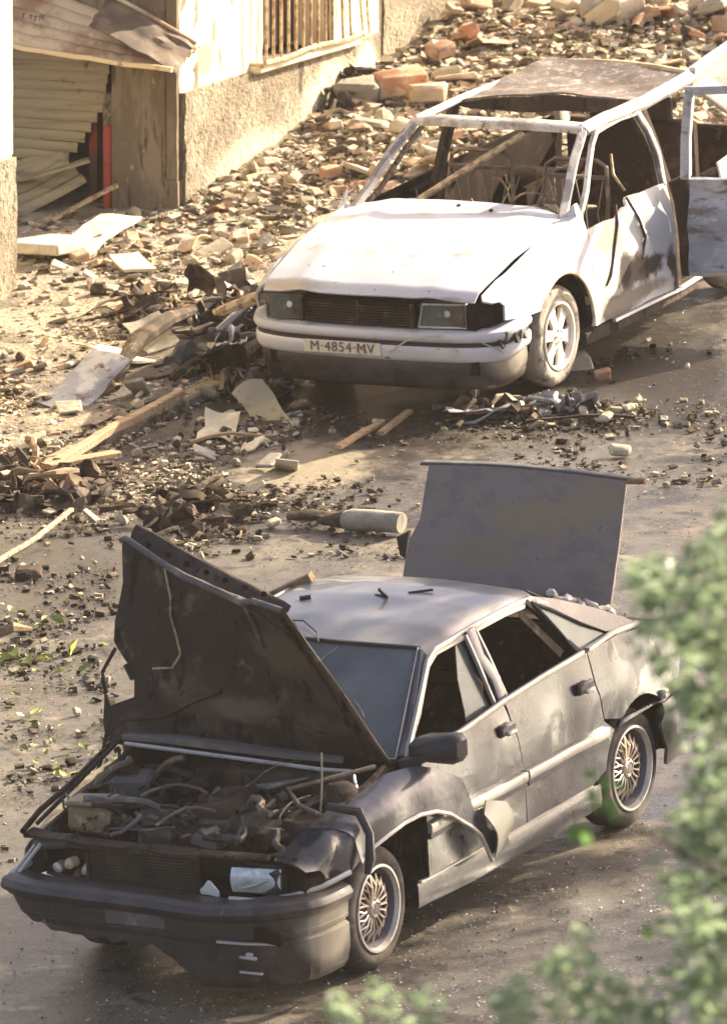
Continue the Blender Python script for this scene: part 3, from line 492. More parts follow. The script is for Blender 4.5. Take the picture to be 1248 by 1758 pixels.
# crumpled fender front between lamp and arch
def fen2(x,s):
    zs=interp(x,[1.5,1.75,2.06],[.80,.74,.655]); return dS(x,s,off=.015+.03*noise.noise(Vector((x*5,s*5,7)))-.03*math.exp(-((x-1.80+.6*(s-.7))/.05)**2),zs=zs)
q=B(); q.sheet([(1.75,.585),(1.64,.63),(1.69,.76),(1.77,.95),(1.95,.90),(2.08,.84),(2.09,.70),(1.97,.665),(1.9,.60)],fen2,.007,.04,flip=True); q.build('crumpled_fender_front','dpaint',dc)
q=B(); q.tube([(1.66,.70,.90),(1.60,.845,.87),(1.60,.90,.76),(1.64,.92,.64),(1.66,.91,.57)],[.02,.026,.022,.026,.016],8); q.build('hanging_seal','black',dc)
q=B(); q.tube([(2.19,.42,.545),(2.17,.55,.54),(2.10,.70,.555),(1.97,.82,.58),(1.79,.885,.615)],.014,8); q.build('curved_trim_strip','lip',dc)
q=B(); q.box((1.96,.72,.60),(.18,.16,.14),Matrix.Rotation(-.4,3,'Z'),.03); q.build('inner_lamp_void','void',dc)
# front bumper
def bx(y,front=2.335): return front-.022*(abs(y)/.5)**2-((.17 if y>0 else .06)*max(0,(abs(y)-.58)/.27)**2)
plan=[]; 
for k in range(30): y=lerp(-.86,.80,k/29); plan.append((bx(y),y))
plan+=[(2.13,.835),(2.06,.865),(1.97,.88),(1.88,.885),(1.79,.885)]
prof=[(-.15,.552),(-.05,.550),(-.012,.538),(.002,.515),(-.010,.487),(-.030,.478),(-.034,.405),(-.030,.398),(-.050,.392),(-.050,.358),(-.030,.352),(-.030,.24),(-.045,.17),(-.07,.135)]
def bump(u,v):
    i=u*(len(plan)-1); a=min(int(i),len(plan)-2); f=i-a; p=Vector((lerp(plan[a][0],plan[a+1][0],f),lerp(plan[a][1],plan[a+1][1],f)))
    t=(Vector(plan[a+1])-Vector(plan[a])).normalized(); n=Vector((t.y,-t.x))
    j=v*(len(prof)-1); c=min(int(j),len(prof)-2); g=j-c; d,z=lerp(prof[c][0],prof[c+1][0],g),lerp(prof[c][1],prof[c+1][1],g)
    lowcut=interp(p.y,[-.86,-.80,-.75,-.69,-.55,-.45,.10,.22,.30],[.50,.46,.41,.375,.34,.33,.31,.22,.12])+.03*noise.noise(Vector((p.y*14,0,0)))*(p.y<.2)
    z=max(z,lowcut); z-=.02*(p.y>0)*0
    lift=-.02*math.exp(-((p.y-.35)/.3)**2)
    if p.y>.50 and abs(z-.38)<.06 and False: d-=.02
    q=p+n*d; return (q.x+.006*noise.noise(Vector((p.y*4,z*4,1))),q.y,z+lift+.006*noise.noise(Vector((p.y*2,0,4))))
q=B(); q.grid(110,53,bump,.012); q.v=q.v; q.build('front_bumper','bumper',dc,angle=26)
q=B(); q.box((2.06,-.0,.40),(.12,1.1,.18),ch=.03); q.jitter(.02,5); q.build('front_crash_beam','void',dc)
q=B(); q.box((2.285,.66,.405),(.03,.26,.07),Matrix.Rotation(-.32,3,'Z'),.006); q.build('indicator_recess','void',dc)
q=B(); q.bar([(2.335,.42,.365),(2.31,.56,.36),(2.25,.72,.355)],.02,.012); q.build('recess_edge','lip',dc)
q=B(); q.box((2.312,-.05,.432),(.010,.34,.075),ch=.004); q.jitter(.008,6); q.build('blank_plate_holder','greyplastic',dc)
q=B(); q.box((2.315,.58,.29),(.02,.10,.018),ch=.006); q.box((2.318,.59,.308),(.02,.04,.02),ch=.005); q.build('fog_lamp_bracket','lip',dc)
q=B(); q.box((2.30,.585,.21),(.02,.13,.012),ch=.004); q.build('lower_lip_clip','lip',dc)
# headlamp (left) and empty socket (right)
q=B(); q.box((2.04,.53,.615),(.10,.28,.14),Matrix.Rotation(-.12,3,'Z'),.02); lo=q.build('headlight','black',dc)
q=B(); q.grid(10,7,lambda u,v:(2.115-.035*u+.02*math.sin(v*math.pi),lerp(.40,.66,u),lerp(.56,.685,v)),.008); q.build('lamp_lens','lampglass',lo)
q=B(); q.tube([(2.135,.47,.59),(2.13,.54,.61),(2.118,.60,.64)],.007,6); q.build('lens_crack','lip',lo)
q=B(); q.grid(8,6,lambda u,v:(2.15+.01*v,lerp(.25,.34,u),.545+.075*v*(1-abs(u-.5)*1.4)),.008); q.jitter(.015,12); q.build('lens_shard','glassbits',dc)
sk=B(); sk.box((1.95,-.55,.62),(.05,.34,.20)); sk.build('lamp_socket','void',dc)
q=B(); q.tube([(2.03,-.72,.70),(2.05,-.39,.69),(2.05,-.375,.53),(2.03,-.55,.52),(2.01,-.71,.535)],.012,7); q.build('socket_frame','engine',dc)
for i,(y,z,rr,m_) in enumerate(((-.47,.575,.035,'lip'),(-.56,.60,.03,'rust'),(-.63,.575,.028,'lip'),(-.42,.565,.025,'engine'),(-.52,.545,.03,'holerust'))):
    q=B(); q.lathe([(0,0),(rr,.0),(rr*.8,.05),(0,.06)],10,(2.0,y,z),'x'); q.jitter(.012,18,i); q.build('lamp_fragment',m_,dc)
q=B(); q.tube([(2.08,-.70,.70),(2.14,-.80,.56)],.010,6); q.tube([(2.07,-.74,.69),(2.12,-.83,.56)],.008,6); q.tube([(2.10,-.80,.58),(2.06,-.78,.60),(2.12,-.86,.53)],.022,7); q.build('torn_bracket','lip',dc)
# radiator, slam panel, engine bay
q=B(); q.box((2.03,-.14,.59),(.05,.62,.22),ch=.008); ra=q.build('radiator','soot',dc)
q=B()
for k in range(12): q.box((2.06,-.14,.50+k*.016),(.012,.56,.004))
q.build('radiator_fins','engine',ra)
q=B(); q.tube([(2.06,-.45,.50),(2.06,-.45,.70),(2.06,.18,.70),(2.06,.18,.50),(2.06,-.45,.50)],.011,6); q.build('radiator_frame','engine',ra)
q=B(); q.bar([(2.03,-.80,.735),(2.07,-.6,.742),(2.08,-.4,.730),(2.09,-.15,.742),(2.08,.05,.728),(2.09,.25,.74),(2.05,.42,.725),(2.05,.58,.735)],[.10,.07,.09,.06,.09,.06,.08,.05],.018); q.jitter(.022,9); q.build('slam_panel','soot',dc)
q=B(); q.bar([(2.20,-.7,.535),(2.27,-.3,.525),(2.27,.1,.50),(2.23,.35,.50)],.03,.02); q.build('lower_crossmember','engine',dc)
q=B(); q.box((1.52,0,.40),(1.15,1.5,.10)); q.box((1.03,0,.72),(.05,1.46,.42)); q.build('engine_bay_floor','void',dc)
for s in (1,-1):
    q=B(); q.bar([(2.02,s*.72,.66),(1.6,s*.71,.76),(1.05,s*.71,.88)],.03,.16,(0,0,1)); q.build('inner_wing','soot',dc)
q=B(); q.tube([(2.08,-.80,.755),(1.85,-.83,.80),(1.5,-.83,.86),(1.0,-.82,.985)],.016,8); q.tube([(2.0,-.76,.78),(1.5,-.78,.88),(1.05,-.77,1.0)],.012,8); q.build('fender_seam','soot',dc)
def ebox(name,c,d,rz,m_,sd,lab=None,ch=.02,amp=.018):
    q=B(); q.box((0,0,0),d,None,ch); q.v=[tuple(Matrix.Rotation(R(rz),3,'Z')@Matrix.Rotation(R((sd*37)%17-8),3,'X')@Vector(p)+Vector(c)) for p in q.v]; q.jitter(amp,7,sd); return q.build(name,m_,dc,label=lab)
ebox('battery_box',(1.86,-.52,.80),(.20,.22,.14),12,'yellowbox',1,'melted yellowish box in the engine bay'); ebox('battery_lid',(1.86,-.52,.88),(.22,.24,.03),12,'yellowbox',2)
ebox('engine_block',(1.55,.08,.66),(.50,.42,.30),5,'engine',3); ebox('cam_cover',(1.55,.05,.83),(.46,.20,.07),8,'soot',4); ebox('air_filter',(1.74,.33,.76),(.28,.16,.12),70,'engine',5)
ebox('intake_duct',(1.90,.16,.745),(.12,.16,.07),-10,'greyplastic',6,'pale grey plastic duct'); ebox('coolant_tank',(1.40,-.55,.82),(.22,.20,.16),20,'greyplastic',7); ebox('fuse_box',(1.62,.55,.76),(.24,.16,.12),-12,'soot',8)
ebox('heater_case',(1.15,.05,.86),(.16,.70,.12),0,'soot',9); ebox('brake_servo',(1.20,.48,.86),(.16,.20,.16),0,'engine',10); ebox('washer_bottle',(2.0,-.66,.70),(.12,.22,.06),0,'greyplastic',11)
ebox('alternator',(1.86,-.16,.70),(.16,.18,.14),25,'engine',12); ebox('bent_cover_plate',(1.72,-.22,.80),(.26,.22,.02),35,'engine',13,amp=.05); ebox('valve_cover_shard',(1.38,.30,.90),(.24,.10,.02),-30,'greyplastic',14,amp=.05)
ebox('engine_shroud',(1.95,.26,.78),(.22,.07,.03),80,'engine',15); ebox('bracket_plate',(1.30,-.2,.88),(.26,.12,.02),15,'soot',16,amp=.05)
for i,(y,x) in enumerate(((-.62,1.38),(.62,1.38))):
    q=B(); q.lathe([(0,.08),(.05,.08),(.09,.05),(.11,.0),(.12,-.1)],18,(x,y,.86),'z'); q.jitter(.01,8,i); q.build('strut_tower','soot',dc)
rr=random.Random(5)
for i in range(52):
    p=Vector((rr.uniform(1.15,2.0),rr.uniform(-.66,.6),rr.uniform(.74,.92))); pts=[p]
    d=Vector((rr.uniform(-1,1),rr.uniform(-1,1),rr.uniform(-.2,.3))).normalized()
    for k in range(6): d=(d+Vector((rr.uniform(-.5,.5),rr.uniform(-.5,.5),rr.uniform(-.35,.25)))).normalized(); p=p+d*.065; p.z=min(max(p.z,.72),.97-.1*max(0,p.x-1.4)); p.x=min(p.x,2.06); p.y=max(-.72,min(.66,p.y)); pts.append(p.copy())
    q=B(); q.tube(pts,rr.choice([.004,.006,.009,.012,.018]),6); q.build('hose',rr.choice(['soot','engine','black','tube','greyplastic','engine']),dc)
q=B(); q.tube([(1.15,.70,.97),(1.32,.60,.96),(1.5,.40,.92),(1.62,.52,.88),(1.70,.70,.86)],.013,7); q.build('loose_seal','tube',dc)
q=B(); q.tube([(1.55,.60,.82),(1.50,.59,.98),(1.48,.585,1.12)],.005,5); q.build('bare_wire','wire',dc)
q=B()
for i in range(140):
    c=(rr.uniform(1.12,2.02),rr.uniform(-.68,.62),rr.uniform(.70,.80)+.08*(rr.random())); q.box(c,(rr.uniform(.02,.12),rr.uniform(.01,.045),rr.uniform(.004,.03)),Matrix.Rotation(rr.uniform(0,6),3,'Z')@Matrix.Rotation(rr.uniform(-.8,.8),3,'X'),.004,mi=rr.choice([0,0,0,1,1,2]))
q.build('engine_clutter',['soot','engine','greyplastic'],dc,kind='stuff')
# cowl arc
q=B(); q.bar([(1.12,-.74,1.0),(1.20,-.45,1.035),(1.22,-.1,1.03),(1.2,.25,1.01),(1.15,.52,.99)],[.05,.10,.11,.09,.04],.03,(0,0,1)); q.build('cowl_panel',mat('dusty_cowl',(.13,.115,.105),.5,layers=[((.2,.17,.13),6,.5,.7)]),dc)
q=B(); q.tube([(1.19,-.70,.985),(1.28,-.3,1.0),(1.28,.1,.985),(1.26,.45,.965),(1.2,.60,.95),(1.28,.66,.88)],.011,7); q.build('cowl_seal','lip',dc)
# bonnet standing open, twisted
BL_,TL_,TR_,BR_=Vector((1.02,-.86,.93)),Vector((.80,-.85,1.92)),Vector((1.38,.37,1.80)),Vector((.98,.70,.93))
hn=((TL_-BL_).cross(BR_-BL_)).normalized()
if hn.x<0: hn=-hn
def hood(u,v):
    a=BL_.lerp(BR_,u); c=TL_.lerp(TR_,u); p=a.lerp(c,v)
    bow=-.06*math.sin(math.pi*min(1,max(0,u)))*math.sin(math.pi*min(1,max(0,v)))
    return p+hn*(bow+.014*noise.noise(Vector((u*3,v*3,2)))+.05*math.exp(-((v-.22-.05*math.sin(u*7))/.055)**2)*(u<.85)*min(1,u*4)*.7)+Vector((0,0,-.03*math.sin(u*math.pi)*(v>.95)))
q=B(); q.sheet([(0,0),(.1,-.03),(.3,.02),(1,-.02),(1.0,.5),(.985,1.0),(.8,1.0),(.62,.93),(.5,.935),(.35,.975),(.18,1.0),(0,1.02),(-.03,.98),(-.01,.8),(-.035,.6),(-.03,.5),(.01,.44),(.06,.36),(.065,.24),(.0,.20),(-.03,.18),(-.06,.26),(-.05,.1),(-.04,.05)],hood,.012,.04,flip=False); ho=q.build('bonnet','soot',dc,label='sooty bonnet standing open and twisted, seen from below')
q=B(); q.tube([hood(u,v)+hn*.01 for u,v in ((.985,1.0),(.8,1.0),(.70,.955),(.62,.93),(.5,.935),(.35,.975),(.18,1.0),(0,1.02),(-.03,1.0))],.017,8); q.build('bonnet_inner_flange','greyplastic',ho)
q=B(); q.grid(20,5,lambda u,v:hood(u,1.0 if u<.9 else 1.0)+Vector((-.14*v*(1-u**3),.02*v,.035*v+.06*math.sin(v*math.pi)*(1-u**2)))-hn*.01,.01); q.jitter(.006,9); q.build('bonnet_front_lip','soot',ho)
for k in range(7):
    c=hood(.12+.12*k,.985)+Vector((-.06,0,.05)); q=B(); q.lathe([(0,.004),(.014,.004),(.018,0)],9,tuple(c+Vector((.03,0,.0))),'x'); q.build('lip_hole','void',ho)
for pts,r_ in (([(.24,.95),(.25,.8),(.235,.7),(.25,.6),(.26,.5),(.22,.42),(.14,.40)],.006),([(.70,.96),(.70,.8),(.69,.65)],.013),([(.02,.12),(.18,.16),(.32,.27),(.42,.34)],.012),([(.985,1.0),(1.0,.5),(1.0,0)],.016),([(.93,.93),(.94,.5),(.93,.06)],.010),([(.74,.90),(.84,.84),(.93,.80)],.012),([(.52,.22),(.68,.25),(.80,.16),(.92,.12)],.010)):
    q=B(); L=[]
    for i in range(len(pts)-1):
        for k in range(4): L.append((lerp(pts[i][0],pts[i+1][0],k/4),lerp(pts[i][1],pts[i+1][1],k/4)))
    L.append(pts[-1]); q.tube([hood(*p)+hn*.012 for p in L],r_,6); q.build('bonnet_rib','bar' if r_==.006 else 'greyplastic' if r_==.013 else 'soot',ho)
q=B(); q.tube([hood(-.05,.24),hood(-.07,.34),hood(-.02,.47)],[.012,.009,.01],6); q.tube([hood(.03,.40),hood(.06,.33)],.02,6); q.build('torn_edge_strip','soot',ho)
q=B(); q.tube([(.98,-.90,1.06),(1.04,-.93,.85),(1.10,-.95,.72)],.010,6); q.box((1.10,-.97,.70),(.05,.10,.02)); q.build('bonnet_stay','soot',dc)
# roof, pillars, windscreen
def roof(u,v):
    x=lerp(.34,-.80,u); y=lerp(-.615,.615,v); e=abs(y)/.615; hw=interp(x,[-.8,-.6,.1,.34],[.60,.615,.60,.56]); y=y/.615*hw
    z=interp(x,[-.95,-.8,-.55,-.25,.1,.34],[1.34,1.385,1.425,1.435,1.415,1.375])+.0-.028*e**2-.05*max(0,(e-.86)/.14)**2
    return (x+(.07*(1-e*e) if u<.02 else .07*(1-e*e)*max(0,1-u*4)),y,z+.004*noise.noise(Vector((x*4,y*4,0))))
q=B(); q.grid(30,36,roof,.015); ro=q.build('roof','droof',dc)
SW=[(.36,.555,1.345),(.50,.60,1.23),(.72,.67,1.06),(.90,.715,.945)]
for s in (1,-1):
    q=B(); q.bar([(x,y*s,z) for x,y,z in SW],.05,.05,(1,0,.8)); q.build('front_pillar','dfender',dc)
    q=B(); q.bar([(.90,.745*s,.95),(.66,.685*s,1.12),(.40,.62*s,1.315),(.30,.605*s,1.348),(-.1,.622*s,1.372),(-.5,.625*s,1.376),(-.72,.61*s,1.355),(-.95,.64*s,1.25),(-1.2,.68*s,1.12),(-1.34,.73*s,1.03)],.035,.022,(0,1,0)); q.build('drip_moulding','chrome',dc)
    q=B(); q.sheet([(-.72,1.375),(-.95,1.305),(-1.25,1.19),(-1.50,1.08),(-1.66,1.0),(-1.40,1.01),(-1.22,1.07),(-1.0,1.18),(-.8,1.31)],lambda x,z:(x,s*(interp(z,[1.0,1.38],[.755,.60])+.012*math.sin(math.pi*(z-1.0)/.38)),z),.03,.04,flip=(s>0)); q.build('rear_pillar','dpaint',dc)
    q=B(); q.sheet([(-.70,1.345),(-.86,1.27),(-1.08,1.145),(-1.30,1.04),(-1.0,1.035),(-.93,1.035),(-.86,1.14),(-.78,1.25)],lambda x,z:(x,s*interp(z,[1.0,1.38],[.765,.615]),z),.006,.06,flip=(s>0)); qw=q.build('quarter_window','qpane',dc)
    q=B(); q.tube([(x,s*(interp(z,[1.0,1.38],[.765,.615])+.006),z) for x,z in ((-.70,1.345),(-.86,1.27),(-1.08,1.145),(-1.30,1.04),(-1.0,1.035),(-.93,1.035),(-.86,1.14),(-.78,1.25),(-.70,1.345))],.010,6); q.build('quarter_window_seal','black',qw)
    q=B(); q.bar([(-.66,.615*s,1.36),(-.80,.645*s,1.24),(-.90,.69*s,1.12),(-.95,.77*s,1.02)],.03,.03,(0,1,0)); q.build('rear_door_frame','black',dc)
    q=B(); q.bar([(-.02,.63*s,1.375),(-.03,.68*s,1.23),(-.04,.755*s,1.12),(-.045,.79*s,1.0)],.085,.03,(0,1,0)); bo=q.build('centre_pillar','dfender',dc)
    q=B(); q.bar([(.035,.64*s,1.36),(.03,.70*s,1.22),(.022,.785*s,1.0)],.018,.02,(0,1,0)); q.bar([(-.075,.64*s,1.36),(-.09,.70*s,1.22),(-.11,.785*s,1.0)],.018,.02,(0,1,0)); q.build('door_frame_trim','chrome',bo)
    q=B(); q.bar([(.88,.79*s,.955),(.42,.815*s,.98),(-.03,.82*s,1.02),(-.45,.82*s,1.04),(-.88,.82*s,1.05)],.03,.02,(0,1,0)); q.build('belt_moulding','chrome',dc)
    q=B(); q.bar([(-.96,.80*s,1.045),(-1.3,.775*s,1.05),(-1.62,.745*s,1.02)],.03,.02,(0,0,1)); q.build('quarter_sill','chrome',dc)
    q=B(); q.bar([(.80,.70*s,.985),(.64,.672*s,1.10),(.41,.612*s,1.29),(.30,.60*s,1.33),(-.0,.625*s,1.35)],.02,.035,(0,1,0)); q.build('window_frame','lip' if s>0 else 'black',dc)
    q=B(); q.bar([(-.08,.62*s,1.352),(-.4,.63*s,1.36),(-.62,.62*s,1.345)],.02,.035,(0,1,0)); q.build('rear_window_frame','lip' if s>0 else 'black',dc)
q=B(); q.sheet([(.05,1.0),(.30,.985),(.22,1.18),(.10,1.34),(.04,1.34)],lambda x,z:(x,interp(z,[1.0,1.38],[.765,.60]),z),.005,.06,flip=True); q.build('broken_side_glass','pane',dc)
q=B(); q.sheet([(-.62,1.33),(-.86,1.06),(-.80,1.04),(-.58,1.30)],lambda x,z:(x,interp(z,[1.0,1.38],[.745,.59]),z),.005,.06,flip=True); q.build('rear_window_divider','soot',dc)
def ws(u,v): # windscreen u across (right..left), v up
    y=lerp(-1,1,u); hw=lerp(.70,.545,v); x=lerp(.92,.345,v)+.075*(1-y*y); return (x,y*hw,lerp(.945,1.362,v)+.02*(1-y*y)*v)
q=B(); q.grid(16,12,ws,.006); wo_=q.build('windscreen','screen',dc)
ed=[ws(u/12,0) for u in range(13)]+[ws(1,v/8) for v in range(1,9)]+[ws(1-u/12,1) for u in range(1,13)]+[ws(0,1-v/8) for v in range(1,9)]
q=B(); q.tube([Vector(p)+Vector((.006,0,.004)) for p in ed],.011,6); q.build('windscreen_seal','black',wo_)
for cpts in ([(.30,.98),(.45,.78),(.52,.70),(.70,.52)],[(.62,.95),(.55,.80),(.50,.66)],[(.78,.50),(.82,.42),(.84,.36)]):
    q=B(); q.tube([Vector(ws(*c))+Vector((.004,0,.003)) for c in cpts],.0022,4); q.build('glass_crack','lip',wo_)
q=B(); q.tube([Vector(p)+Vector((.016,0,.010)) for p in ed[10:21]],.004,5); q.build('seal_highlight','lip',wo_)
q=B(); q.grid(8,6,lambda u,v:(lerp(-.82,-1.56,v),lerp(-.55,.55,u)*(1+.08*v),lerp(1.375,1.02,v)+.02*(1-(2*u-1)**2)),.006); q.build('rear_window','pane',dc)
q=B(); q.grid(8,4,lambda u,v:(lerp(-1.56,-1.98,v),lerp(-.74,.74,u),lerp(1.01,.94,v)),.02); q.build('boot_opening','void',dc)
q=B(); q.grid(8,5,lambda u,v:(-1.97-.02*math.sin(v*3),lerp(-.76,.76,u),lerp(.94,.40,v)),.02); q.jitter(.03,4); q.build('rear_panel','dpaint',dc)
q=B(); q.grid(8,6,lambda u,v:(lerp(-1.62,-1.86,u)-.02*math.sin(v*9),.885-.03*u,lerp(.30,.62,v)-.05*u),.02); q.jitter(.05,7); q.build('torn_rear_bumper','black',dc)
q=B(); q.box((-1.66,.86,.64),(.06,.05,.05),ch=.01); q.build('bumper_clip','lip',dc)
# raised boot lid
def lid(u,v):
    y=lerp(-.60,.62,u); z=lerp(.98,1.70,v)+.03*math.sin(u*math.pi); x=lerp(-1.60,-1.86,v)+.03*math.sin(u*math.pi)
    return (x+.008*noise.noise(Vector((u*4,v*3,6))),y+(-.03*(1-v)),z-.04*v*u*0)
q=B(); q.sheet([(0,0),(.15,.06),(.5,.10),(.85,.05),(1,0),(1.0,.5),(.99,1.0),(.5,1.0),(.05,1.0),(.045,.62),(.01,.5),(0,.3)],lid,.02,.08,flip=True); lo_=q.build('boot_lid','lid',dc,label='raised boot lid mottled brown')
q=B(); q.bar([Vector(lid(u/10,1.0))+Vector((-.02,0,.008)) for u in range(11)],.05,.02,(0,0,1)); q.build('lid_edge','greyplastic',lo_)
q=B(); q.tube([lid(.99,1.0),Vector(lid(1.03,1.0))+Vector((0,.05,.01))],.016,6); q.build('lid_corner_scrap','brick',lo_)
q=B(); q.sheet([(0,.55),(-.06,.5),(-.03,.38),(0,.36)],lid,.02,.06,flip=True); q.build('lid_side_tab','soot',lo_)
for s in (-.55,.58):
    q=B(); q.tube([(-1.50,s,1.06),(-1.56,s,1.10),(-1.62,s,1.02)],.018,6); q.build('lid_hinge','bar',lo_)
q=B(); q.tube([(-1.02-.55*t,.55+.10*t+.012*math.sin(t*31),1.305-.235*t+.014*math.sin(t*23)) for t in [k/24 for k in range(25)]],[.016+.010*abs(math.sin(k*1.7)) for k in range(25)],7); q.jitter(.012,22); q.build('torn_lid_seal','wpillar',dc)
for k in range(7):
    q=B(); t=k/7+.05; q.box((-1.02-.55*t,.53+.10*t,1.30-.235*t),(.06,.05,.02),Matrix.Rotation(k*1.3,3,'X')@Matrix.Rotation(k*.8,3,'Z'),.004); q.jitter(.02,15,k); q.build('torn_lid_seal_flake','soot',dc)
# interior
def seat(x,y,par,m_,n='seat'):
    q=B(); q.box((x+.05,y,.52),(.50,.46,.14),ch=.04); so=q.build(n,m_,par)
    q=B(); q.box((0,0,0),(.12,.46,.56),ch=.05); q.v=[tuple(Matrix.Rotation(R(-14),3,'Y')@Vector(p)+Vector((x-.24,y,.82))) for p in q.v]; q.build('seat_back',m_,so)
    q=B(); q.box((x-.34,y,1.15),(.09,.24,.15),ch=.035); q.build('headrest',m_,so); q=B(); q.tube([(x-.33,y-.06,1.05),(x-.33,y-.06,1.1)],.008,5); q.tube([(x-.33,y+.06,1.05),(x-.33,y+.06,1.1)],.008,5); q.build('headrest_post','tube',so)
for y in (.37,-.37): seat(.10,y,dc,'interior')
q=B(); q.box((-1.0,0,.55),(.5,1.3,.16),ch=.04); q.box((-1.28,0,.82),(.14,1.3,.5),ch=.04); q.build('rear_bench','interior',dc)
q=B(); q.box((.85,0,.83),(.35,1.36,.20),ch=.05); q.build('dashboard','interior',dc)
q=B(); q.lathe([(.17,0),(.185,.012),(.19,0),(.185,-.012)],24,(0,0,0),'x',closed=True); q.box((0,0,0),(.02,.32,.04)); q.v=[tuple(Matrix.Rotation(R(25),3,'Y')@Vector(p)+Vector((.58,.37,.90))) for p in q.v]; q.build('steering_wheel','interior',dc)
# mirror
q=B(); q.box((0,0,0),(.15,.29,.15),ch=.035); q.v=[tuple(Matrix.Rotation(R(-12),3,'Z')@Vector((p[0]*(1+.5*(p[1]<0)),p[1],p[2]*(1-.2*(p[1]<-.0))+.10*p[1])) +Vector((.84,.905,1.005))) for p in q.v]; mi_=q.build('door_mirror','black',dc)
q=B(); q.bar([(.90,.73,.93),(.90,.80,.95),(.87,.86,.98)],.12,.05,(0,0,1)); q.build('mirror_arm','black',mi_)
# wheels
def dark_wheel(x,y,sgn):
    piv=Matrix.Translation((x,y,.31))@(Matrix.Rotation(math.pi,4,'Z') if sgn<0 else Matrix.Identity(4))
    t=wheel_tyre(.31,.19,.215).build('wheel','tyre',dc); t.matrix_local=piv
    q=B(); q.lathe([(.222,-.02),(.222,.012),(.210,.014),(.200,-.008),(.198,-.02)],56,closed=True); q.build('rim_lip','lip',t)
    q=B(); q.lathe([(.199,-.01),(.185,-.05),(.18,-.10),(0,-.10)],48); q.build('rim_barrel','barrel',t)
    q=B()
    for k in range(18):
        a=2*math.pi*k/18
        for s in (-1,1):
            b_=a+s*math.pi/18*1.0; q.tube([(.055*math.cos(a),-.022,.055*math.sin(a)),(.11*math.cos(a),-.014,.11*math.sin(a)),(.172*math.cos(b_),-.036,.172*math.sin(b_))],[.006,.0065,.0055],5)
    q.build('mesh_spokes','goldrim',t,label='gold lattice of crossed spokes')
    q=B(); q.lathe([(.0,-.004),(.026,-.006),(.028,-.012)],16); q.build('hub_cap','barrel',t)
    q=B(); q.lathe([(.030,-.012),(.032,-.004),(.048,-.010),(.060,-.03),(.03,-.04)],20,closed=True); q.build('hub_ring','goldrim',t)
    for k in range(5):
        q=B(); a=2*math.pi*k/5+.3; q.lathe([(0,.0),(.006,.0),(.007,-.01)],6,(.044*math.cos(a),.0,.044*math.sin(a))); q.build('wheel_bolt','lip',t)
    return t
for x in (1.38,-1.38):
    dark_wheel(x,.80,1); dark_wheel(x,-.80,-1)
q=B(); q.tube([(1.38,-.7,.31),(1.38,.7,.31)],.03,8); q.tube([(-1.38,-.7,.31),(-1.38,.7,.31)],.03,8); q.box((1.2,.55,.34),(.5,.08,.06)); q.build('axle','void',dc)
# ---------------------------------------------------------------- white car
WM=car_matrix(1.0729,4.3297,62.64)
wc=thing('burnt_white_car','burnt out white hatchback without glass, rear door hanging open','car',WM)
wW=lambda x: interp(x,[-2.1,-1.6,-1.0,1.2,1.8,2.2],[.78,.82,.84,.84,.83,.765])
def wS(x,s,off=0.):
    zs=interp(x,[-2.1,.5,.86,.95,1.4,1.9,2.2],[1.5,1.5,1.3,.865,.80,.70,.60])
    z=min(s,zs); y=wW(x)+off-.05*max(0,(.30-z)/.2)**2-.045*max(0,(z-.55)/.35)**2
    if s>zs: t=min(1.35,(s-zs)/.16); y-=.11*(1-math.cos(min(1.2,t)*math.pi/2)); z=zs+.075*math.sin(min(1,t)*math.pi/2)
    return (x,y,z)
q=B(); q.sheet([(.885,.27),(.865,.55),(.85,.86),(.87,1.01),(1.0,1.01),(1.4,.94),(1.9,.84),(2.06,.78),(2.10,.735),(2.06,.69),(2.0,.675),(1.96,.64),(1.965,.555),(1.72,.525)]+arc(1.27,.29,.385,38,172,14)[0:]+[(.89,.27)],lambda x,s:wS(x,s,.018*math.exp(-((math.hypot(x-1.27,s-.29)-.40)/.04)**2)*(s>.3)),.015,.05,flip=True); wf=q.build('left_fender','wpaint',wc)
q=B(); q.tube([(wS(x,z)[0],wS(x,z)[1]+.012,z) for x,z in arc(1.27,.29,.385,38,172,16)],.008,6); q.build('arch_lip','rust',wf)
def wD(x,s): 
    f=.03*math.exp(-((x-.36+.87*(.91-s))/.05)**2) - .035*math.exp(-((x-.20+.55*(.91-s))/.07)**2)*(s>.4)
    return wS(x,s,f+.012*noise.noise(Vector((x*4,s*4,9)))+.05*max(0,(.40-s))*1)
q=B(); q.sheet([(.87,.27),(.855,.55),(.835,.84),(.60,.845),(.45,.83),(.36,.87),(.2,.90),(-.02,.895),(-.26,.885),(-.275,.6),(-.265,.25),(.3,.255)],wD,.02,.045,flip=True); wd=q.build('front_door','wdoor',wc,label='scorched creased front door')
for pts in ([(.44,.905),(.47,.80),(.56,.66),(.64,.52),(.69,.47)],[(.22,.90),(.24,.78),(.18,.66),(.20,.52)]):
    q=B(); q.tube([(x,wD(x,z)[1]+.006,z) for x,z in pts],[.010]*(len(pts)-1)+[.004],6); q.build('scorched_crease','soot',wd)
q=B(); q.bar([(.95,.79,.205),(.3,.80,.20),(-.3,.80,.195),(-.58,.79,.20)],.08,.07,(0,1,0)); q.build('sill','soot',wc)
q=B(); q.bar([(.6,.835,.24),(.1,.84,.235),(-.3,.85,.232),(-.62,.83,.235)],.022,.03,(0,1,0)); q.build('sill_edge','wpaint',wc)
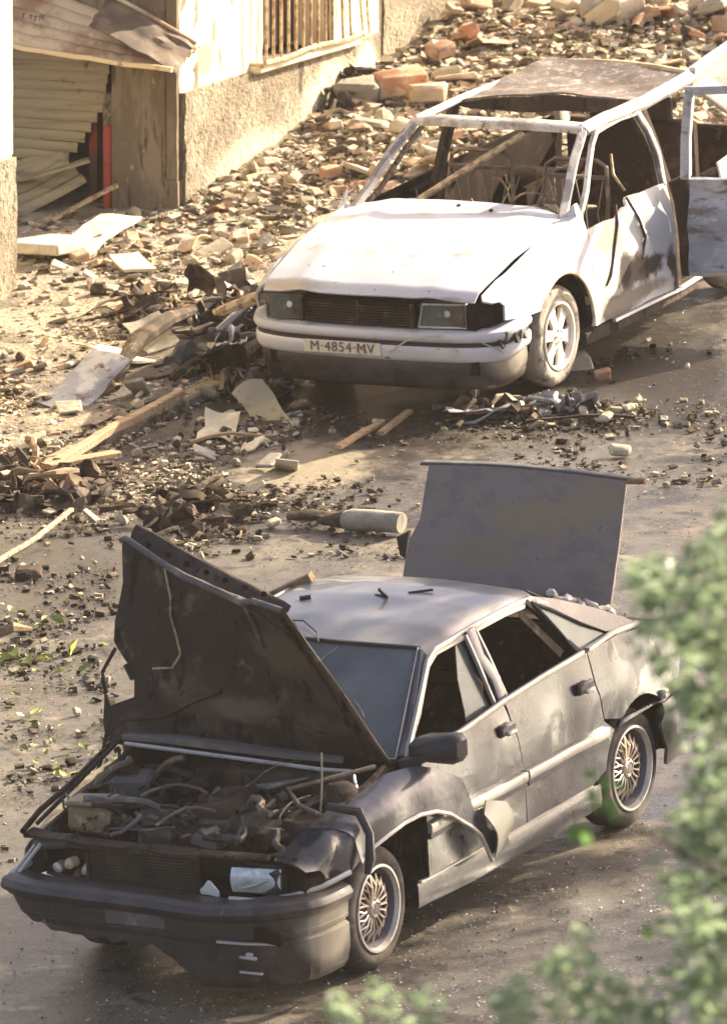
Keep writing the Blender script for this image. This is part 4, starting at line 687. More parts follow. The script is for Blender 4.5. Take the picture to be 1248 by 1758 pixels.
# bonnet
def bon(u,v): # u rear->front, v right->left
    x=lerp(.90,2.13,u)+.07*(1-(2*v-1)**2)*u; hw=lerp(.752,.690,u); y=lerp(-hw,hw,v); e=abs(2*v-1)
    z=interp(u,[0,.3,.6,.85,.96,1],[.925,.905,.85,.775,.735,.690])+.035*(1-e**2)*(1-.3*u)+.014*math.exp(-((e-.62)/.12)**2)
    if u<.02: x-=.06*(1-e*e)
    return (x-.06*(1-e*e)*max(0,1-u*6),y,z+.006*noise.noise(Vector((x*3,y*3,0))))
q=B(); q.grid(44,40,lambda u,v:bon(u,v),-.015 if False else .012); q.f=[f[::-1] for f in q.f]; hoW=q.build('bonnet','wpaint',wc)
for u,v in ((.04,.50),(.07,.66)):
    q=B(); p=bon(u,v); q.lathe([(0,.016),(.012,.014),(.014,0)],10,p,'z'); q.build('washer_jet','black',hoW)
# right fender simple, engine front void
q=B(); q.sheet([(.885,.27),(.85,.86),(.87,1.01),(1.4,.94),(2.06,.78),(2.10,.73),(2.02,.555),(1.72,.525)]+arc(1.27,.29,.385,38,172,10)+[(.89,.27)],lambda x,s:(lambda p:(p[0],-p[1],p[2]))(wS(x,s)),.015,.09); q.build('right_fender','wpaint',wc)
q=B(); q.box((1.55,0,.42),(1.1,1.36,.35)); q.box((-.3,0,.20),(2.6,1.5,.06)); q.box((-.9,-.74,.55),(1.9,.05,.55)); q.build('floor_pan','void',wc)
for s in (1,-1):
    for x in (1.27,-1.27):
        q=B(); q.grid(14,6,lambda u,v:(x+.39*math.cos(math.pi*u),s*lerp(.42,.80,v),.29+.39*math.sin(math.pi*u)),.01); q.box((x,s*.45,.4),(.8,.03,.5)); q.build('wheel_housing','void',wc)
# nose: grille, headlights, indicator pocket
q=B(); q.box((2.02,0,.58),(.12,1.36,.19),ch=.02); q.build('nose_panel','void',wc)
q=B(); q.box((2.145,-.05,.595),(.02,.74,.14)); g0=q.build('grille','void',wc)
for k in range(7):
    q=B(); q.bar([(2.165,-.40,.540+.017*k),(2.185,-.05,.540+.017*k),(2.165,.28,.540+.017*k)],.010,.007,(0,0,1)); q.build('grille_bar','soot',g0)
for y in (-.42,.30,-.05):
    q=B(); q.box((2.17,y,.60),(.03,.016,.14)); q.build('grille_post','soot',g0)
for s,nm in ((1,'cracked left headlight with bulbs showing'),(-1,'smoky right headlight')):
    y0,y1=(.33,.62) if s>0 else (-.66,-.44)
    q=B(); q.box((2.08,(y0+y1)/2,.60),(.08,y1-y0,.15),ch=.01); h=q.build('headlight','engine',wc,label=nm)
    fr=[(2.15,y0,.53),(2.155,y0+.035*(s>0),.668),(2.11,y1,.668),(2.11,y1,.53),(2.15,y0,.53)]
    q=B(); q.tube(fr,.007,6); q.build('headlight_frame','lip' if s>0 else 'greyplastic',h)
    q=B(); q.grid(7,5,lambda u,v:(2.128-.04*u-.05*(1-(2*u-1)**2)*(1-(2*v-1)**2),lerp(y0+.015,y1-.015,u),lerp(.54,.658,v)),.004); q.build('lamp_reflector','lip',h)
    q=B(); q.grid(5,4,lambda u,v:(2.148-.04*u,lerp(y0+.01,y1-.01,u),lerp(.535,.662,v)),.004); q.build('headlight_glass','pane',h)
    for k,(yy,mm) in enumerate(((.42,'bar'),(.60,'lampglass'))):
        q=B(); q.lathe([(0,.03),(.02,.025),(.028,.0),(.02,-.03)],12,(2.10,lerp(y0,y1,yy),.60+.01*k),'x'); q.build('bulb',mm,h)
q=B(); q.sheet([(0,0),(1,0),(1.0,.6),(.8,1),(0,1)],lambda u,v:(lerp(2.10,1.99,u**1.2)+.02,lerp(.64,.755,u),lerp(.535,.665,v)),.01,.2); q.build('indicator_pocket','void',wc)
# bumper
wpl=[(2.17-.055*(y/.7)**2-(.17*max(0,(abs(y)-.55)/.25)**2),y) for y in [lerp(-.80,.76,k/26) for k in range(27)]]+[(2.02,.80),(1.95,.828),(1.86,.842),(1.76,.848)]
_k=[(1.70,-.85),(1.76,-.845),(1.90,-.835),(2.02,-.79),(2.10,-.68),(2.15,-.45),(2.172,0),(2.15,.45),(2.10,.68),(2.02,.79),(1.90,.838),(1.76,.848),(1.70,.85)]
def cat(p0,p1,p2,p3,t): return tuple(.5*((2*b)+(-a+c)*t+(2*a-5*b+4*c-d)*t*t+(-a+3*b-3*c+d)*t**3) for a,b,c,d in zip(p0,p1,p2,p3))
wpl=[cat(*_k[i:i+4],j/5) for i in range(len(_k)-3) for j in range(5)]+[_k[-2]]
def sweep(plan,prof,wob=.004):
    def f(u,v):
        i=u*(len(plan)-1); a=min(int(i),len(plan)-2); k=i-a; p=Vector((lerp(plan[a][0],plan[a+1][0],k),lerp(plan[a][1],plan[a+1][1],k)))
        t=(Vector(plan[a+1])-Vector(plan[a])).normalized(); n=Vector((t.y,-t.x)); j=v*(len(prof)-1); c=min(int(j),len(prof)-2); g=j-c
        d,z=lerp(prof[c][0],prof[c+1][0],g),lerp(prof[c][1],prof[c+1][1],g); q=p+n*d; up=.045*max(0,(2.0-q.x)/.25) if z>.3 else .02*max(0,(2.0-q.x)/.25)
        return (q.x+wob*noise.noise(Vector((q.y*3,z*5,0))),q.y,z+up)
    return f
q=B(); q.grid(90,8,sweep(wpl,[(-.07,.505),(-.02,.505),(.012,.497),(.02,.475),(.012,.455),(0,.452)]),.01); bu=q.build('front_bumper','wpaint',wc)
q=B(); q.grid(80,4,sweep(wpl,[(-.004,.455),(-.006,.44),(-.006,.42),(-.004,.405)]),.008); q.build('bumper_dark_strip','black',bu)
q=B(); q.grid(80,10,sweep(wpl,[(0,.410),(.008,.40),(.006,.36),(-.004,.335),(-.03,.325)]),.01); q.build('bumper_lower_paint','wpaint',bu)
q=B(); q.grid(80,8,sweep(wpl,[(-.035,.33),(-.022,.31),(-.03,.24),(-.05,.17),(-.075,.155)]),.01); q.build('bumper_valance','bumper',bu)
for k,(x,y,z,a) in enumerate(((2.0,.83,.47,0),(1.95,.86,.45,20),(1.90,.87,.46,-15),(2.04,.81,.43,35),(1.87,.875,.455,10))):
    q=B(); q.box((x,y,z),(.035,.02,.06),Matrix.Rotation(R(a),3,'X'),.004); q.jitter(.01,20,k); q.build('peeled_corner_shred','soot' if k%2 else 'greyplastic',bu)
q=B(); q.tube([(2.20,.15,.38),(2.21,.28,.46),(2.19,.42,.49),(2.16,.52,.49)],.005,5); q.tube([(2.14,.56,.50),(2.10,.70,.45),(2.04,.82,.38)],.005,5); q.build('dangling_wire','lip',bu)
q=B(); q.tube([(1.98,-.60,.62),(2.0,-.82,.60),(2.05,-1.02,.52),(2.03,-1.08,.5)],[.03,.035,.03,.02],7); q.jitter(.02,8); q.build('torn_wing_scrap','bar',wc)
# number plate with its characters
q=B(); q.box((2.192,-.155,.388),(.008,.50,.075),ch=.002); pl=q.build('number_plate','plate',wc)
def text_mesh(txt,size,parent,mt,mx,name):
    cu_=bpy.data.curves.new(name,'FONT'); cu_.body=txt; cu_.size=size; cu_.extrude=.0015; cu_.align_x='CENTER'; cu_.align_y='CENTER'; cu_.space_character=1.12
    t=bpy.data.objects.new('tmp',cu_); COL.objects.link(t); dg=bpy.context.evaluated_depsgraph_get(); me=bpy.data.meshes.new_from_object(t.evaluated_get(dg)); bpy.data.objects.remove(t)
    me.materials.clear(); me.materials.append(M[mt]); o=bpy.data.objects.new(name,me); COL.objects.link(o); o.parent=parent; o.matrix_local=mx; return o
rotp=Matrix(((0,0,1,2.199),(1,0,0,-.155),(0,1,0,.388),(0,0,0,1)))
text_mesh('M·4854·MV',.082,pl,'ink',rotp,'plate_characters')
# roof frame
def wb(name,pts,w_,h,up=(0,1,0),m_='wpillar',lab=None,par=None):
    q=B(); L=[]
    for i in range(len(pts)-1):
        for k in range(4): L.append(Vector(pts[i]).lerp(Vector(pts[i+1]),k/4))
    L.append(Vector(pts[-1])); q.bar([p+noise.noise_vector(p*6)*.004 for p in L],w_,h,up); return q.build(name,m_,par or wc,label=lab)
for s in (1,-1):
    wb('front_pillar',[(.95,.69*s,.90),(.80,.655*s,1.0),(.55,.60*s,1.19),(.32,.555*s,1.325)],.055,.045,(.8,s*.4,.3))
    wb('front_pillar_inner',[(.86,.64*s,.92),(.70,.61*s,1.0),(.48,.57*s,1.16),(.27,.53*s,1.29)],.02,.03,(.8,s*.4,.3),'soot')
wb('roof_rail',[(.33,.56,1.325),(.1,.59,1.34),(-.4,.61,1.335),(-.8,.62,1.35),(-1.04,.62,1.36)],.075,.045,(0,.6,.8),'rail')
wb('roof_rail',[(.33,-.555,1.325),(-.1,-.58,1.31),(-.45,-.60,1.295),(-1.0,-.60,1.27),(-1.66,-.60,1.255)],.06,.045,(0,-.6,.8),'rail')
wb('windscreen_header',[(.32,-.56,1.325),(.38,-.3,1.345),(.40,0,1.35),(.38,.3,1.35),(.32,.56,1.33)],.085,.045,(.3,0,1),'rail')
wb('rear_header',[(-1.62,-.6,1.265),(-1.45,-.1,1.32),(-1.25,.3,1.35),(-1.06,.62,1.37)],.03,.04,(0,0,1),'rust')
wb('front_door_frame',[(.84,.76,.90),(.62,.70,1.02),(.35,.62,1.24),(.24,.60,1.30),(-.05,.61,1.315),(-.30,.62,1.30)],.035,.03,(0,1,0),'rail')
wb('door_frame_rear',[(-.27,.62,1.30),(-.33,.66,1.18),(-.33,.72,1.03),(-.25,.79,.87)],.05,.035,(0,1,0),'wpillar')
wb('door_frame_rear_inner',[(-.23,.61,1.28),(-.28,.65,1.16),(-.28,.70,1.03),(-.2,.77,.88)],.02,.03,(0,1,0),'soot')
wb('centre_pillar',[(-.36,.60,1.30),(-.38,.66,1.1),(-.37,.74,.86),(-.33,.79,.55),(-.33,.80,.22)],.10,.05,(0,1,0),'interior')
wb('centre_pillar',[(-.29,-.60,1.29),(-.22,-.66,1.0),(-.12,-.70,.70),(-.1,-.74,.3)],.09,.05,(0,1,0),'soot')
wb('rear_pillar',[(-1.04,.62,1.355),(-1.3,.65,1.2),(-1.60,.70,1.0),(-1.75,.72,.9)],.12,.05,(0,1,0),'rail')
wb('rear_pillar',[(-1.62,-.6,1.25),(-1.85,-.68,1.0),(-1.95,-.70,.8)],.12,.05,(0,1,0),'wpillar')
wb('tailgate_rail',[(-1.06,.60,1.37),(-1.35,.60,1.40),(-1.80,.58,1.42)],.07,.04,(0,0,1),'wpaint')
q=B(); q.sheet([(-1.10,1.35),(-1.80,1.40),(-1.80,.92),(-1.55,1.03)],lambda x,z:(x,.60,z),.008,.12,flip=True); q.build('rear_side_window','pane',wc)
def wroof(u,v):
    x=lerp(-.30,interp(v,[0,1],[-1.60,-1.08]),u)+.10*math.sin(math.pi*v)*(1-u)*-.6; y=lerp(-.60,.61,v); s=math.sin(math.pi*v)
    z=lerp(1.29,1.345,v)+.03*s*(1-u)+.012*s-.05*s*math.sin(math.pi*u)+.015*noise.noise(Vector((x*5,y*4,1)))
    return (x,y,z)
q=B(); q.grid(36,34,wroof,.012); q.build('sagging_roof','wroof',wc,label='speckled burnt roof skin, sagging and open at the front')
q=B(); q.grid(20,4,lambda u,v:(lambda p:(p[0]+.015,p[1],p[2]-.10*v*math.sin(math.pi*u)**.6))(wroof(0,u)),.008); q.build('roof_lining_edge','soot',wc)
# rear quarter, sill end, rear door hanging open
q=B(); q.sheet([(-1.0,.25),(-.98,.85),(-1.75,.90),(-2.05,.86),(-2.08,.45),(-1.70,.40)]+arc(-1.27,.29,.37,30,165,9),wS,.015,.08,flip=True); q.build('rear_quarter','wdoor',wc)
q=B(); q.sheet([(.87,.27),(-1.0,.25),(-1.0,.40),(-1.6,.7),(-2.05,.5),(-2.05,.86),(.83,.86)],lambda x,s:(x,-wS(x,s)[1],s),.015,.12); q.build('right_side_panel','void',wc)
q=B(); q.box((-2.05,0,.55),(.06,1.45,.55),ch=.02); q.build('rear_panel','interior',wc)
hx=Vector((-.32,.90,0)); dd=Vector((-.17,.985,0)).normalized(); dn=Vector((dd.y,-dd.x,0))
def door(s_,z,off=0.): p=hx+dd*s_+dn*(off); return (p.x,p.y,z)
q=B(); q.sheet([(0,.31),(.1,.30),(.5,.33),(.85,.34),(.95,.60),(.93,.90),(.4,.905),(.03,.90),(.0,.6)],lambda s_,z:door(s_,z,.02*math.sin(z*22)*.6+.012*noise.noise(Vector((s_*7,z*7,3)))),.03,.035); rdo=q.build('rear_door','wrdoor',wc,label='scorched rear door swung wide open, tinted blue grey for its shade')
q=B(); q.bar([door(.0,.90),door(.015,1.15),door(.05,1.43)],.055,.04,tuple(dn)); q.bar([door(.03,1.44),door(.4,1.455),door(.72,1.42),door(.95,.92)],.05,.04,tuple(dn)); q.build('window_frame','wrdoor',rdo)
q=B(); q.bar([door(.03,.92),door(.04,1.15),door(.07,1.40)],.012,.05,tuple(dn)); q.build('frame_edge','wpaint',rdo)
q=B(); q.bar([door(.01,.32,.02),door(.5,.34,.02),door(.9,.35,.02)],.02,.03,tuple(dn)); q.build('door_bottom_seam','lip',rdo)
q=B(); q.bar([(-.30,.86,.90),(-.34,.88,.75),(-.36,.89,.55),(-.37,.90,.30)],.12,.03,(.5,.8,0)); q.jitter(.02,8); q.build('scorched_hinge_panel','interior',wc)
q=B(); q.box(door(.18,.66,.03),(.015,.03,.015)); q.build('door_rivet','lampglass',rdo)
# burnt interior: seat frames, wheel, rear bulkhead
def sframe(x,y):
    t=thing('seat_frame',None,None); t.parent=wc; del_=[k for k in ('label','category','group') if k in t]
    q=B(); q.tube([(x-.05,y-.22,.45),(x-.16,y-.22,.80),(x-.20,y-.20,1.02),(x-.20,y-.14,1.06),(x-.20,y+.14,1.06),(x-.20,y+.20,1.02),(x-.16,y+.22,.80),(x-.05,y+.22,.45)],.014,7); q.build('frame_hoop','tube',t)
    q=B(); q.bar([(x-.18,y-.2,.96),(x-.18,y+.2,.96)],.05,.02,(0,0,1)); q.build('cross_plate','tube',t)
    for k in range(5):
        q=B(); q.tube([(x-.14,y-.18+.09*k,.55),(x-.15,y-.12+.07*k+.03*math.sin(k*4),.75),(x-.18,y-.18+.09*k,.94)],.004,5); q.build('seat_spring','wire',t)
    q=B(); q.tube([(x-.05,y-.22,.45),(x+.38,y-.20,.47),(x+.38,y+.20,.47),(x-.05,y+.22,.45)],.014,7); q.build('seat_base_hoop','tube',t)
sframe(.20,.34); sframe(.10,-.34)
q=B(); q.box((-1.0,.32,.72),(.10,.66,.75),ch=.02); q.box((-.75,0,.45),(.5,1.3,.15),ch=.02); q.jitter(.02,4); q.build('rear_seat_shell','interior',wc)
q=B(); q.box((-1.02,.22,.98),(.06,.55,.5),ch=.02); q.build('parcel_partition','soot',wc)
q=B(); q.lathe([(.165,0),(.172,.008),(.18,0),(.172,-.008)],24,(0,0,0),'x',closed=True); q.tube([(0,-.16,0),(.01,0,0),(0,.16,0)],.01,5); q.v=[tuple(Matrix.Rotation(R(25),3,'Y')@Vector(p)+Vector((.55,.35,.84))) for p in q.v]; q.build('steering_wheel','tube',wc)
q=B(); q.box((.80,0,.72),(.25,1.25,.16),ch=.03); q.jitter(.03,6); q.build('dashboard_remains','soot',wc)
rr=random.Random(9)
for i in range(16):
    p=Vector((rr.uniform(-.1,.75),rr.uniform(-.5,.55),rr.uniform(.6,.8))); pts=[p]; d=Vector((rr.uniform(-.4,.4),rr.uniform(-.5,.5),1)).normalized()
    for k in range(4): d=(d+Vector((rr.uniform(-.5,.5),rr.uniform(-.5,.5),rr.uniform(-.4,.2)))).normalized(); p=p+d*.08; pts.append(p.copy())
    q=B(); q.tube(pts,rr.choice([.004,.006,.009]),5); q.build('interior_wire',rr.choice(['tube','bar','wire','soot']),wc)
q=B(); q.tube([(.1,.62,1.13),(.16,.66,1.02),(.14,.72,.92)],.009,5); q.build('door_wire','bar',wc)
q=B(); q.bar([(.55,-.62,.78),(.1,-.40,.95),(-.2,-.1,1.15)],.07,.02,(0,0,1)); q.build('fallen_trim_beam','bar',wc)
q=B(); q.box((.62,-.42,.80),(.16,.22,.16),ch=.02); q.jitter(.05,9); q.build('melted_vent_block','bar',wc)
def white_wheel(x,y,sgn,r=.30):
    piv=Matrix.Translation((x,y,r))@(Matrix.Rotation(math.pi,4,'Z') if sgn<0 else Matrix.Identity(4))
    q=wheel_tyre(r,.18,.20); q.jitter(.008,9); t=q.build('wheel','ashtyre',wc); t.matrix_local=piv
    q=B(); q.lathe([(.203,-.02),(.203,.010),(.19,.010),(.18,-.02),(.178,-.03)],48,closed=True); q.build('rim_lip','wrim',t)
    q=B(); q.lathe([(.18,-.03),(.17,-.10),(0,-.10)],40); q.build('rim_barrel','holerust',t)
    q=B(); pr=[]
    out=[];n=48
    # star disc with six round-cornered windows
    for k in range(6):
        a=2*math.pi*k/6+.2; ca,sa=math.cos(a),math.sin(a); L=[]
        for rr_,ww in ((.035,.035),(.08,.030),(.13,.036),(.182,.062)): L.append((rr_,ww))
        vs=[]
        for rr_,ww in L:
            dz=-.004-.012*(rr_-.03)/.15
            for s in (-1,1): vs.append((rr_*ca-s*ww*sa,dz,rr_*sa+s*ww*ca))
        fs=[(2*i,2*i+1,2*i+3,2*i+2) for i in range(3)]; q.shell([Vector(v) for v in vs],[f for f in fs],.02)
    q.lathe([(0,.004),(.03,.003),(.055,-.004),(.06,-.02)],24); q.build('wheel_spokes','wrim',t)
    for k in range(5):
        q=B(); a=2*math.pi*k/5; q.lathe([(0,.01),(.006,.01),(.007,0)],6,(.036*math.cos(a),.0,.036*math.sin(a))); q.build('wheel_bolt','rust',t)
    return t
for x in (1.27,-1.27):
    white_wheel(x,.80,1); white_wheel(x,-.80,-1)
# ================================================================== DEBRIS
rng=random.Random(21)
def chunk_mesh(name,kind,seed,mt):
    r=random.Random(seed); q=B()
    if kind=='brick': q.box((0,0,0),(.24*r.uniform(.5,1),.11,.065),ch=.01)
    elif kind=='tile':
        n=6; q.grid(5,n,lambda u,v:(.09*(v-.5)*2*.9,-.12+.24*u*(.6+.4*r.random()),.05*math.sin(math.pi*v)+.0),.012)
    elif kind=='slab': q.box((0,0,0),(.2*r.uniform(.7,1.2),.15*r.uniform(.7,1.2),.035),ch=.008)
    else: q.box((0,0,0),(.13*r.uniform(.7,1.3),.10*r.uniform(.7,1.2),.08*r.uniform(.6,1.1)),ch=.025)
    q.jitter(.035 if kind!='brick' else .018,7,seed); me_o=q.build(name,mt,None,smooth=False); me=me_o.data; bpy.data.objects.remove(me_o); return me
def zone_sampler(poly):
    # poly in photo pixels -> street triangle fan area sampling by rejection in street space
    P=[gp(*p) for p in poly]; x0,x1=min(p.x for p in P),max(p.x for p in P); y0,y1=min(p.y for p in P),max(p.y for p in P)
    def ins(x,y):
        r=False;j=len(P)-1
        for i in range(len(P)):
            a,b=P[i],P[j]
            if (a.y>y)!=(b.y>y) and x<(b.x-a.x)*(y-a.y)/(b.y-a.y)+a.x: r=not r
            j=i
        return r
    def s():
        while True:
            x,y=rng.uniform(x0,x1),rng.uniform(y0,y1)
            if ins(x,y): return x,y
    return s
iDM,iWM,iBM=DM.inverted(),WM.inverted(),BMAT.inverted()
def blocked(x,y,r=.05):
    a=iDM@Vector((x,y,0)); c=iWM@Vector((x,y,0)); d=iBM@Vector((x,y,.3))
    return (abs(a.y)<.86+r and -2.0<a.x<2.3) or (abs(c.y)<.84+r and -2.2<c.x<2.15) or (d.y>-.04-r and d.x>-.02) or (d.x<-2.1 and d.y>.2)
WALLZ=[(312,372),(430,320),(560,230),(655,160),(835,66),(900,10),(940,-30),(1300,-30),(1300,300),(1190,300),(950,300),(840,300),(735,320),(620,380),(560,380),(480,450),(440,470),(360,430),(320,400)]
PAVEZ=[(0,560),(60,520),(300,382),(380,400),(480,450),(450,560),(440,640),(300,720),(0,870)]
NEARZ=[(0,740),(120,700),(330,700),(450,660),(520,700),(480,900),(300,960),(120,900),(0,900)]
ROADZ=[(450,650),(700,640),(1248,560),(1248,830),(1060,860),(700,960),(300,960),(300,720)]
UNDERZ=[(560,660),(760,650),(1110,700),(1100,735),(900,740),(640,690)]
LEFTZ=[(0,900),(200,900),(200,1280),(60,1450),(0,1500)]
FARZ=[(835,60),(900,0),(1300,-30),(1300,100),(950,100),(880,120)]
DOORZ=[(30,395),(300,380),(330,410),(240,480),(60,540),(25,530)]
KINDS_=[('brick_piece','brick',('brick','brickpale'),('orange','dusty pinkish'),'brick'),('roof_tile_piece','tile',('brick','brickpale'),('orange','dust covered'),'roof tile'),('plaster_chunk','chunk',('plaster','buff'),('cream','brownish'),'plaster lump'),('concrete_chunk','chunk',('greychunk','buff'),('grey','tan'),'concrete lump'),('wall_slab_piece','slab',('plaster','greychunk'),('cream','greyish'),'flat slab of render'),('charred_lump','chunk',('char','char'),('black','black'),'charred lump')]
MESH={k[0]:[[chunk_mesh(k[0],k[1],i*7+j,k[2][t]) for j in range(6)] for t in (0,1)] for i,k in enumerate(KINDS_)}
def place(x,y):
    p=iBM@Vector((x,y,0)); a,n=p.x,-p.y; c=iWM@Vector((x,y,0)); d=iDM@Vector((x,y,0))
    if a>6.6: return 'high on the far heap'+(' by the far wall' if n<1.2 else ' at right' if n>2.4 else '')
    if a>3.6: return ('at the foot of the grey wall' if n<.8 else 'in rubble behind the burnt roof'+(' by the dark block' if n<1.5 else ' at right') if a>5 else 'beyond the white car pillar')
    if a>1.3: return ('against the plinth under the window' if n<.5 else 'between window and white car'+(', nearer the wall' if n<1.0 else ', nearer the car'))
    if a>-.25: return ('at the base of the rough plinth' if n<.6 else 'out from the plinth corner' if n<1.3 else 'just left of the white bonnet')
    if a>-1.3 and n<.2: return 'before the shuttered opening'
    if c.x>2.2 and abs(c.y)<1.0: return ('just' if c.x<2.6 else 'further' if c.x<3.3 else 'well')+' before the white bumper, '+('by its plate' if -.5<c.y<.2 else 'by its left headlight' if c.y>0 else 'by its right headlight')
    if c.x<2.2 and c.y>.8: return 'right of the white car'
    if y>4.6: return 'on the upper pavement'
    if y>2.6: return 'in shade left of the white bumper' if x>-1.3 else 'on the pavement below the left wall'
    if y>.8: return 'beside the long timber' if x<-.5 else 'on the road between the cars'
    if x<-1.1 and y>-1.5: return 'around the dark heap at the left edge'
    if x<-1.0: return 'left of the open bonnet'
    return 'near the grey silencer' if y<0 else 'on the road above the boot lid'
def put(kn,x,y,sc):
    kd=[k for k in KINDS_ if k[0]==kn][0]; tn=rng.random()<.55; me=rng.choice(MESH[kn][int(tn)]); o=bpy.data.objects.new(kn,me); COL.objects.link(o)
    sx,sy,sz=sc*rng.uniform(.7,1.45),sc*rng.uniform(.7,1.2),sc*rng.uniform(.6,1.2); o.scale=(sx,sy,sz); tilt=rng.uniform(-.6,.6)
    o.rotation_euler=(rng.uniform(-.4,.4),tilt,rng.uniform(0,6.28)); o.location=(x,y,heap(x,y)+.02*sc*rng.uniform(.6,2.0)+.008)
    size='tiny ' if sc<.4 else 'small ' if sc<.7 else 'large ' if sc>1.2 else ''; shp='long ' if sx/sy>1.45 else 'stubby ' if sx/sy<.8 else ''; tl=' tipped up' if abs(tilt)>.42 else ''
    tag(o,size+shp+kd[3][int(tn)]+' '+kd[4]+tl+' '+place(x,y),{'brick':'brick','tile':'roof tile','chunk':'rubble','slab':'rubble'}[kd[1]] if kn!='charred_lump' else 'charred debris',{'brick_piece':'bricks','roof_tile_piece':'roof tiles','plaster_chunk':'plaster lumps','concrete_chunk':'concrete lumps','wall_slab_piece':'slabs of render','charred_lump':'charred lumps'}[kn]+' '+place(x,y)); return o
def fill(zone,n,weights,smin,smax,pw=2.0):
    s=zone_sampler(zone); ks=[k for k in weights]; k=0
    while k<n:
        x,y=s()
        if blocked(x,y): continue
        kn=rng.choices(ks,[weights[a] for a in ks])[0]; put(kn,x,y,smin+(smax-smin)*rng.random()**pw); k+=1
fill(WALLZ,380,{'brick_piece':2.2,'roof_tile_piece':1.6,'plaster_chunk':4,'concrete_chunk':1.6,'wall_slab_piece':3,'charred_lump':1.3},.22,1.15,2.8)
fill(FARZ,110,{'brick_piece':2.5,'roof_tile_piece':1,'plaster_chunk':4,'wall_slab_piece':2,'charred_lump':.6},.4,1.9,2.0)
fill(PAVEZ,170,{'brick_piece':.8,'roof_tile_piece':.6,'plaster_chunk':3,'concrete_chunk':2.5,'wall_slab_piece':3,'charred_lump':2},.18,.95,2.6)
fill(DOORZ,30,{'brick_piece':.8,'plaster_chunk':2,'wall_slab_piece':2},.3,.9)
fill(NEARZ,90,{'plaster_chunk':2,'wall_slab_piece':1.5,'charred_lump':2.5,'concrete_chunk':1.5},.25,.85)
fill(UNDERZ,40,{'charred_lump':3,'plaster_chunk':1.2,'concrete_chunk':1},.25,.8)
fill(ROADZ,50,{'charred_lump':2,'plaster_chunk':1.3,'concrete_chunk':1.3},.15,.5)
fill(LEFTZ,24,{'charred_lump':2,'plaster_chunk':1,'concrete_chunk':1},.15,.45)
# crumbs: masses nobody could count
def crumbs(name,zones,mats_,lab,smin,smax,hz=heap):
    V=[];F=[];MI=[]; C8=[(i,j,k) for i in(-1,1) for j in(-1,1) for k in(-1,1)]; FS=[(0,1,3,2),(4,6,7,5),(0,4,5,1),(2,3,7,6),(0,2,6,4),(1,5,7,3)]
    for zone,n,clump in zones:
        s=zone_sampler(zone); k=0
        while k<n:
            x,y=s()
            if clump and noise.noise(Vector((x*clump,y*clump,7)))<rng.uniform(-.15,.35): continue
            if name!='glass_crumbs' and blocked(x,y,-.12): continue
            r=smin+(smax-smin)*rng.random()**4.5; M3=Matrix.Rotation(rng.uniform(0,6.28),3,'Z')@Matrix.Rotation(rng.uniform(-.7,.7),3,'X'); a,b_,c=r*rng.uniform(.6,1.6),r*rng.uniform(.5,1.1),r*rng.uniform(.2,.7)
            o=len(V); z=hz(x,y)+c*.4
            for (i,j,l) in C8:
                p=M3@Vector((i*a*rng.uniform(.5,1),j*b_*rng.uniform(.5,1),l*c*rng.uniform(.5,1))); V.append((p.x+x,p.y+y,p.z+z))
            F+=[tuple(q+o for q in f) for f in FS]; mi=rng.randrange(len(mats_)); MI+=[mi]*6; k+=1
    me=bpy.data.meshes.new(name); me.from_pydata(V,[],F)
    for m_ in mats_: me.materials.append(M[m_])
    me.polygons.foreach_set('material_index',MI); o=bpy.data.objects.new(name,me); COL.objects.link(o); return tag(o,lab,kind='stuff')
crumbs('wall_rubble_crumbs',[(WALLZ,16000,0),(WALLZ,17000,1.3),(FARZ,2500,0),(DOORZ,900,0)],['plaster','buff','earth','brickpale','greychunk','earth','buff','char','earth'],'countless cream and orange crumbs of rubble along the wall',.006,.046)
crumbs('pavement_crumbs',[(PAVEZ,4200,1.1),(PAVEZ,6000,1.6),(NEARZ,4200,1.4)],['plaster','earth','greychunk','char','buff','brickpale','earth','char'],'small rubble crumbs strewn over the pavement',.004,.026)
crumbs('road_crumbs',[(ROADZ,2600,1.3),(UNDERZ,1100,0),([(240,830),(430,830),(460,930),(260,930)],900,2.0),([(0,800),(200,790),(230,860),(0,900)],900,0),(LEFTZ,1300,1.5),([(480,860),(640,870),(660,920),(500,910)],350,0)],['char','char','earth','greychunk','earth','char','buff'],'dark charred crumbs spread over the wet asphalt',.004,.028)
crumbs('gravel_grit',[([(0,850),(1248,700),(1248,1758),(0,1758)],9000,0)],['greychunk','plaster','char','greychunk'],'fine grit lying all over the street',.002,.008)
crumbs('glass_crumbs',[([(100,1600),(1000,1560),(1248,1480),(1248,1758),(100,1758)],1100,0),([(640,1500),(1150,1400),(1248,1700),(600,1758)],800,0),([(1080,500),(1248,480),(1248,720),(1050,720)],180,0)],['glassbits'],'tiny glittering crumbs of broken glass on the asphalt',.0025,.007)
